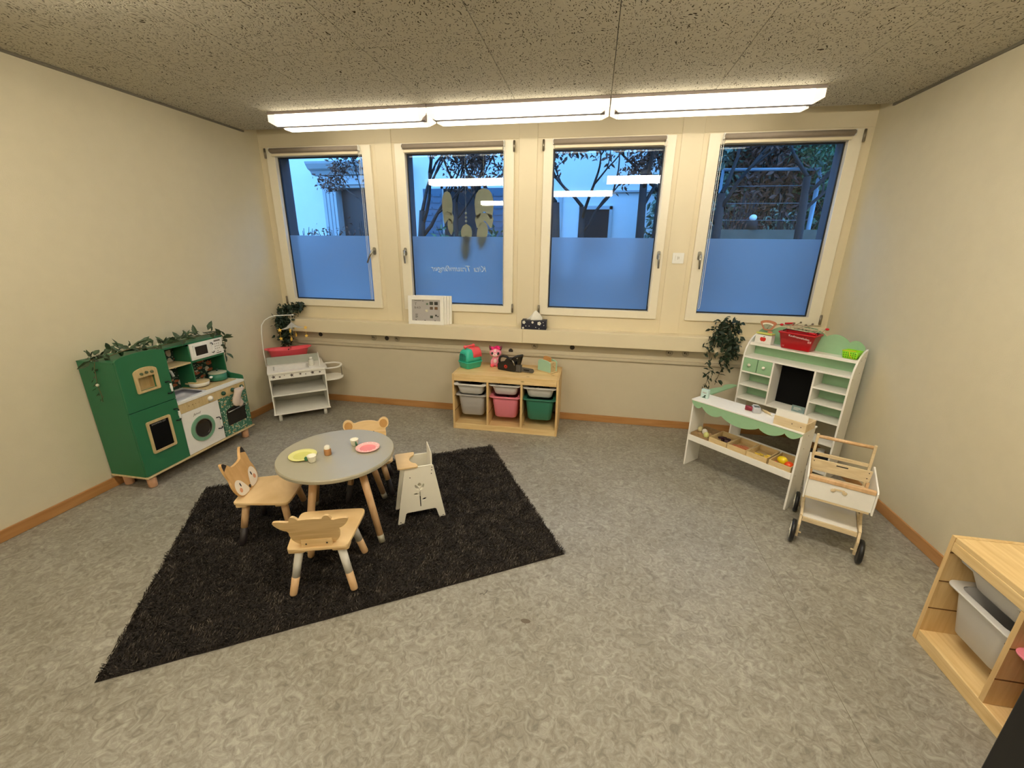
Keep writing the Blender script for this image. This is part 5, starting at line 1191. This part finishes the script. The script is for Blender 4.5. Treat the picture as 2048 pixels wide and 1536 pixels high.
# on the counter
cz = CH+.0003
ct = thing('toy_carton', 'small pale blue toy juice carton with a dark leaf picture on the counter', 'carton', sp(.040, .085, cz), SA+.12)
cbx = obj('box', G().box(-.026, .026, -.014, .014, 0, .066), plain('pale blue card', (196, 222, 218), .5, var=.04), ct, bev=.001)
g = G().add([(-.018, -.0145, .004), (.014, -.0145, .004), (.004, -.0145, .018), (-.004, -.0145, .014)], [(0, 1, 2, 3)]).add([(0, -.0145, .012), (.014, -.0145, .020), (.008, -.0145, .028), (-.004, -.0145, .020)], [(0, 1, 2, 3)])
obj('leaf_print', g, plain('dark green print', (36, 58, 44), .5), cbx)
obj('lettering', text_g('MILK', .013, lambda u, v, w: (u, -.0145+w, .038+v), .0002), plain('brick red print', (150, 70, 60), .5), cbx)
sc_ = thing('toy_scanner', 'grey and wine red toy payment scanner lying on the counter', 'toy', sp(.392, .118, cz), SA-.95)
obj('body', skin([[(u, v, z) for u, v in rrect(-.045+e, .040-e, -.026+e, .026-e, .012)] for z, e in ((0, .003), (.004, 0), (.030, .002), (.036, .007))]), plain('silver grey plastic', (178, 180, 186), .35), sc_)
obj('screen', G().box(-.022, .018, -.016, .016, .0362, .0378), plain('screen grey', (96, 100, 108), .2), sc_)
obj('key_strip', G().box(-.040, -.028, -.018, .018, .0340, .0370), M_whiteb, sc_)
obj('grip', skin([[(u-.0+.0, v, z) for u, v in rrect(-.105, -.046, -.016+e, .016-e, .010)] for z, e in ((.002, .004), (.006, 0), (.024, 0), (.030, .005))]).xf(Matrix.Rotation(1.25, 4, 'Z') @ Matrix.Translation((.038, 0, 0))), plain('wine red plastic', (130, 24, 44), .35), sc_)
br = thing('wooden_brush', 'small wooden toy brush lying next to the scanner', 'toy', sp(.445, .150, cz), SA-.5)
obj('handle', G().tube([(-.045, 0, .008), (-.01, 0, .009), (.02, 0, .010), (.044, 0, .008)], [.006, .009, .0075, .004], 12), M_light, br)
obj('bristle_tip', G().tube([(.0445, 0, .008), (.060, 0, .006)], [.0045, .0055], 10), M_cer, br)
cr = thing('cash_tray', 'wooden toy cash drawer with upright cream board on the right of the counter', 'toy', sp(.553, .002, cz), SA)
obj('drawer_box', G().box(0, .182, 0, .006, 0, .058).box(0, .006, .0065, .14, 0, .052).box(.176, .182, .0065, .14, 0, .052).box(.0065, .1755, .134, .14, 0, .052).box(.0065, .1755, .0065, .1335, 0, .004), M_paleply, cr, bev=.001)
obj('front_board', G().prism(rrect(.004, .182, .058, .104, .006), 0, .007, XZ(.002)), M_white, cr, bev=.001)
for x in (.105, .155): obj('screw', G().lathe([(.0032, 0), (.0032, .0006)], (x, -.0003, .034 if x < .12 else .028), 10, axis='y'), M_dark, cr)
# on the unit
bk = thing('toy_book', 'small blue and grey picture card leaning below the blackboard', 'card', sp(.462, .628, .4470), SA+.05)
obj('card', G().box(-.042, .042, -.002, .002, 0, .048), plain('blue grey card', (128, 152, 152), .5, var=.1, scale=60), bk)
obj('card_stripes', G().box(-.030, .016, -.0026, -.0021, .032, .035).box(-.030, .022, -.0026, -.0021, .024, .027).box(-.030, .004, -.0026, -.0021, .016, .019), M_whiteb, bk)
bs = thing('dark_box', 'black toy box low on the bottom shelf of the market stall', 'box', sp(.625, .69, .0625), SA)
obj('carton', G().box(-.075, .075, -.05, .05, 0, .105), M_blackp, bs, bev=.002)
cn = thing('toy_tin', 'white toy tin on the black box behind the shopping trolley', 'tin', sp(.645, .69, .1678), SA)
obj('tin', G().lathe([(.022, 0), (.022, .026)], n=20), M_white, cn); obj('lid', G().lathe([(.0232, .0262), (.0232, .034), (.018, .035)], n=20), M_whiteb, cn)
tz = .8945
# scale
sl = thing('toy_scale', 'wooden toy kitchen scale with apple picture and fan-shaped dial', 'toy scale', sp(.112, .685, tz), SA)
slb = obj('base_box', G().box(-.060, .060, -.028, .030, 0, .068), M_white, sl, bev=.002)
fa = lambda u, v: (u, -.0285, v)
obj('apple_print', G().add([fa(u, v) for u, v in smooth_poly([(0, .048), (.012, .052), (.022, .044), (.021, .028), (.010, .018), (0, .021), (-.010, .018), (-.021, .028), (-.022, .044), (-.012, .052)], 2)], [tuple(range(40))]), plain('apple red', (206, 52, 36), .5), slb)
obj('apple_leaf', G().add([fa(0, .050), fa(.012, .056), fa(.010, .060), fa(-.001, .055)], [(0, 1, 2, 3)]), M_green, slb)
obj('weighing_pan', G().box(-.054, .058, -.026, .030, .072, .080).box(-.056, .060, -.030, -.027, .074, .088), plain('lime yellow tray', (206, 208, 110), .5), sl)
obj('pan_neck', G().box(-.012, .012, -.01, .012, .068, .072), M_paleply, sl)
fan = [(-.026, .100), (.026, .100)] + [(.062*math.sin(a)*1.0, .100+.078*math.cos(a*.55)) for a in [1.35-2.7*k/12 for k in range(13)]]
obj('dial_frame', G().prism(fan, 0, .008, XZ(.010)), plain('terracotta ply', (190, 124, 92), .5), sl, bev=.001)
fan2 = [(-.017, .110), (.017, .110)] + [(.044*math.sin(a), .108+.052*math.cos(a*.55)) for a in [1.3-2.6*k/12 for k in range(13)]]
dl = obj('dial_face', G().prism(fan2, -.0012, 0, XZ(.0099)), plain('grey green dial', (150, 156, 134), .4, var=.15, scale=90), sl)
obj('dial_band', G().prism([(.043*math.sin(a), .108+.051*math.cos(a*.55)) for a in [1.2-2.4*k/10 for k in range(11)]]+[(.037*math.sin(a), .103+.046*math.cos(a*.55)) for a in [-1.2+2.4*k/10 for k in range(11)]], -.0022, -.0013, XZ(.0099)), M_cer, dl)
obj('pointer', G().add([(-.002, .0078, .112), (.002, .0078, .112), (.018, .0078, .148)], [(0, 1, 2)]), M_dark, dl)
obj('weight_disc', G().lathe([(.016, .0885), (.016, .096)], (.030, -.004, 0), 16), plain('salmon disc', (236, 150, 110), .5), sl)
# red basket
rb = thing('shopping_basket', 'red plastic toy shopping basket with white lettering on top of the stall', 'basket', sp(.345, .690, tz), SA)
M_red = plain('red glossy plastic', (196, 18, 30), .3, var=.03)
def rs(hx, hy, z, r=.012): return [(u, v, z) for u, v in rrect(-hx, hx, -hy, hy, r, 4)]
R_ = [rs(.092, .046, 0), rs(.097, .050, .006), rs(.118, .064, .112), rs(.124, .070, .112), rs(.124, .070, .122), rs(.115, .061, .122), rs(.094, .047, .008)]
R_ = [[(x, y-.0+ (.018 if 0 else 0), z) for x, y, z in r] for r in R_]
rbo = obj('basket_body', skin(R_), M_red, rb)
tilt = lambda u, v, w: (u*1.0, -.0505-.014*(v/.112)-.0006+w, v)
obj('lettering', text_g('Kaufmannsladen', .021, lambda u, v, w: tilt(u+.018, .088+v-.1*u, w), .0002), plain('white print', (240, 226, 226), .6), rbo)
obj('barcode_print', G().box(.080, .083, -.0640, -.0628, .064, .078).box(.086, .089, -.0640, -.0628, .064, .078).box(.092, .094, -.0640, -.0628, .064, .078).box(.097, .100, -.0640, -.0628, .064, .078), plain('pale pink print', (232, 170, 170), .6), rbo)
obj('corner_mark', text_g('CE', .014, lambda u, v, w: tilt(u-.078, .014+v, w), .0002), plain('pale pink print', (232, 170, 170), .6), rbo)
obj('folded_handle', G().tube([(-.110, -.02, .124), (-.108, .030, .128), (.108, .030, .128), (.110, -.02, .124)], .004, 8), plain('dark red plastic', (70, 10, 16), .4), rb)
# wire trolley upside down in the basket
tr = thing('wire_trolley', 'tiny chrome toy shopping trolley lying upside down on the red basket', 'toy trolley', sp(.350, .700, tz+.130), SA-.10)
g = G(); w_ = .0030
for y in (-.045, .045):
    g.cyl((-.120, y, .034), (.125, y, .030), w_, n=6).cyl((-.085, y, .012), (.080, y, .010), w_, n=6)
    for k in range(8): x = -.085+.165*k/7; g.cyl((x, y, .012), (x-.006, y, .034), .0018, n=5)
    g.cyl((.125, y, .030), (.100, y, .0), w_, n=6)
for k in range(6): x = -.085+.033*k; g.cyl((x, -.045, .011), (x, .045, .011), .0018, n=5)
for x in (-.120, .125, .080): g.cyl((x, -.045, .032 if x != .08 else .010), (x, .045, .032 if x != .08 else .010), w_, n=6)
for x, y in ((-.045, -.045), (-.045, .045), (.035, -.045), (.035, .045)): g.tube([(x-.03, y, .034), (x-.006, y, .050), (x, y, .052)], w_, 6)
obj('wire_frame', g, plain('light zinc wire', (196, 186, 156), .4, metal=.2), tr)
for x, y in ((-.128, -.045), (-.100, .045), (.134, .045), (.095, -.045)): obj('corner_cap', G().ell((x, y, .034 if x < .09 or x > .1 else .002), (.013, .010, .009)), M_red, tr)
obj('push_bar', G().cyl((-.118, -.02, .042), (-.085, .045, .044), .0065, n=10).cyl((.070, -.048, .004), (.118, -.048, -.0), .0075, n=10), M_red, tr)
for x in (-.045, .035):
    for y in (-.045, .045): obj('castor', G().lathe([(.007, -.003), (.007, .003)], (x, y, .055), 12, axis='y'), M_hinge, tr)
gb = thing('green_basket', 'lime green perforated toy basket at the right end of the stall top', 'basket', sp(.672, .700, tz), SA-.04)
M_lime = plain('lime green plastic', (146, 222, 30), .35, var=.05)
obj('basket_body', skin([rs(.036, .034, 0, .008), rs(.040, .038, .004, .008), rs(.047, .045, .052, .01), rs(.044, .042, .053, .009), rs(.037, .035, .008, .008)]), M_lime, gb)
g = G()
for r in range(3):
    for c in range(6): g.disc((-.032+.013*c, .012+.014*r), .0036, lambda u, v: (u, -.0395-.0068*(v-.004)/.048-.0004, v), 8)
obj('hole_pattern', g, plain('green hole', (70, 130, 20), .5), gb)
obj('folded_handle', G().tube([(-.044, -.046, .054), (.030, -.047, .057), (.030, -.044, .057)], .0028, 8).tube([(-.004, -.048, .050), (.004, -.048, .026), (.020, -.047, .006)], .0022, 8), plain('yellow plastic', (226, 214, 40), .4), gb)

# ------------------------------------------------------------------ wooden doll shopping cart
CA = math.atan2(-.121, .257)
ca = thing('toy_shopping_cart', 'wooden toy shopping cart with white panels and black wheels beside the market stall', 'toy cart', (1.226, 2.284, 0), CA)
XW = .284
# bent frames left and right: rear foot, lower tray, front post up to the handle
def frame(x):
    th = .012
    path = [(.330, .060), (.335, .130), (.318, .175), (.035, .172), (.010, .120), (.0, .055)]
    g = G()
    def strap(pts, hw):
        for (a, b) in zip(pts[:-1], pts[1:]):
            A, B = Vector((x, a[0], a[1])), Vector((x, b[0], b[1])); d = (B-A).normalized(); n = Vector((0, -d.z, d.y))*hw
            vs = [A+n-d*.004, A-n-d*.004, B-n+d*.004, B+n+d*.004]
            g.add([tuple(v) for v in vs]+[(v.x+th, v.y, v.z) for v in vs], [(0, 1, 2, 3), (7, 6, 5, 4), (0, 4, 5, 1), (1, 5, 6, 2), (2, 6, 7, 3), (3, 7, 4, 0)])
    strap([(.0, .045), (-.005, .120), (.018, .170)], .012)
    strap([(.010, .168), (.120, .205), (.19, .31)], .010)
    strap([(.120, .165), (.300, .150), (.352, .055)], .011)
    strap([(.018, .160), (.130, .165)], .010)
    return g
for x in (.006, XW-.018): obj('side_frame', frame(x), M_paleply, ca, bev=.001)
for x in (.004, XW-.018): obj('handle_post', G().box(x, x+.014, .298, .314, .292, .560), M_paleply, ca, bev=.002)
obj('handle_bar', G().cyl((.018, .306, .545), (XW-.018, .306, .545), .010, n=16), M_plyh, ca)
obj('rear_rail', G().box(.018, XW-.018, .300, .310, .425, .445), M_paleply, ca, bev=.001)
# basket box: front board at y=0, side walls, rear
sd = [(-.010, .300), (.300, .300), (.300, .40), (.285, .43), (.0, .428), (-.012, .42)]
for x in (-.006, XW+.004): obj('basket_side', G().prism([(-.010, .290), (.310, .290), (.312, .432), (.29, .442), (.004, .428), (-.010, .418)], x, x+.008, lambda u, v, w: (w, u, v)), M_white, ca, bev=.002)
fb = obj('front_board', G().box(.003, XW+.003, .0, .009, .300, .402), M_white, ca, bev=.001)
obj('front_top_rail', G().box(.003, XW+.003, -.004, .020, .4025, .424), M_plyh, ca, bev=.003)
obj('front_bottom_rail', G().box(.003, XW-.003, -.001, .010, .288, .2995), M_paleply, ca, bev=.001)
obj('telephone_emblem', G().ell((.116, -.003, .372), (.011, .003, .010)).ell((.166, -.003, .370), (.011, .003, .010)).box(.118, .164, -.005, -.001, .377, .385), M_paleply, fb)
obj('basket_floor', G().box(.003, XW+.003, .0095, .300, .300, .306), M_paleply, ca)
dv = obj('divider_board', G().prism([(.010, .395), (XW-.012, .395), (XW-.008, .455), (.004, .455)], 0, .008, XZ(.175)), M_paleply, ca, bev=.001)
obj('grip_slot', G().prism(rrect(.118, .172, .437, .444, .003, 3), -.0006, -.0001, XZ(.175)), M_dark, dv)
for u, v in ((.262, .442), (.258, .410), (.016, .442)): obj('screw', G().lathe([(.003, 0), (.003, .0006)], (u, .1746, v), 8, axis='y'), M_dark, dv)
obj('divider_rail', G().box(.010, XW-.014, .176, .190, .385, .3945), M_paleply, ca, bev=.001)
for x in (.006, XW-.022): obj('divider_foot', G().box(x, x+.014, .176, .194, .3065, .3845), M_plyh, ca, bev=.001)
# lower tray
lt = Matrix.Identity(4)
obj('lower_tray', G().add([(.020, .016, .152), (XW-.020, .016, .152), (XW-.020, .30, .160), (.020, .30, .160), (.020, .016, .158), (XW-.020, .016, .158), (XW-.020, .30, .166), (.020, .30, .166)], [(0, 3, 2, 1), (4, 5, 6, 7), (0, 1, 5, 4), (1, 2, 6, 5), (2, 3, 7, 6), (3, 0, 4, 7)]), M_white, ca)
obj('tray_front_rail', G().box(.020, XW-.020, .004, .0155, .138, .164), M_paleply, ca, bev=.002)
obj('tray_rear_rail', G().box(.020, XW-.020, .3005, .311, .142, .185), M_paleply, ca, bev=.001)
for x, y, s in ((-.017, .0, -1), (XW+.001, .0, 1), (-.017, .352, -1), (XW+.001, .352, 1)):
    wz = .0655
    w = obj('wheel', G().lathe([(.046, -.003), (.058, -.003), (.064, .0), (.0655, .008), (.064, .016), (.058, .019), (.046, .019)], (x, y, wz), 32, axis='x'), M_blackp, ca)
    obj('hub', G().lathe([(.047, .002), (.047, .0200), (.008, .0204), (.006, .0240)], (x, y, wz), 24, axis='x') if s > 0 else G().lathe([(.006, -.008), (.008, -.0044), (.047, -.004), (.047, .014)], (x, y, wz), 24, axis='x'), M_cer, w)
for y in (.0, .352):
    for a, b in ((.003, .030), (XW-.030, XW-.003)): obj('axle_stub', G().cyl((a, y, .0655), (b, y, .0655), .004, n=10), M_paleply, ca)
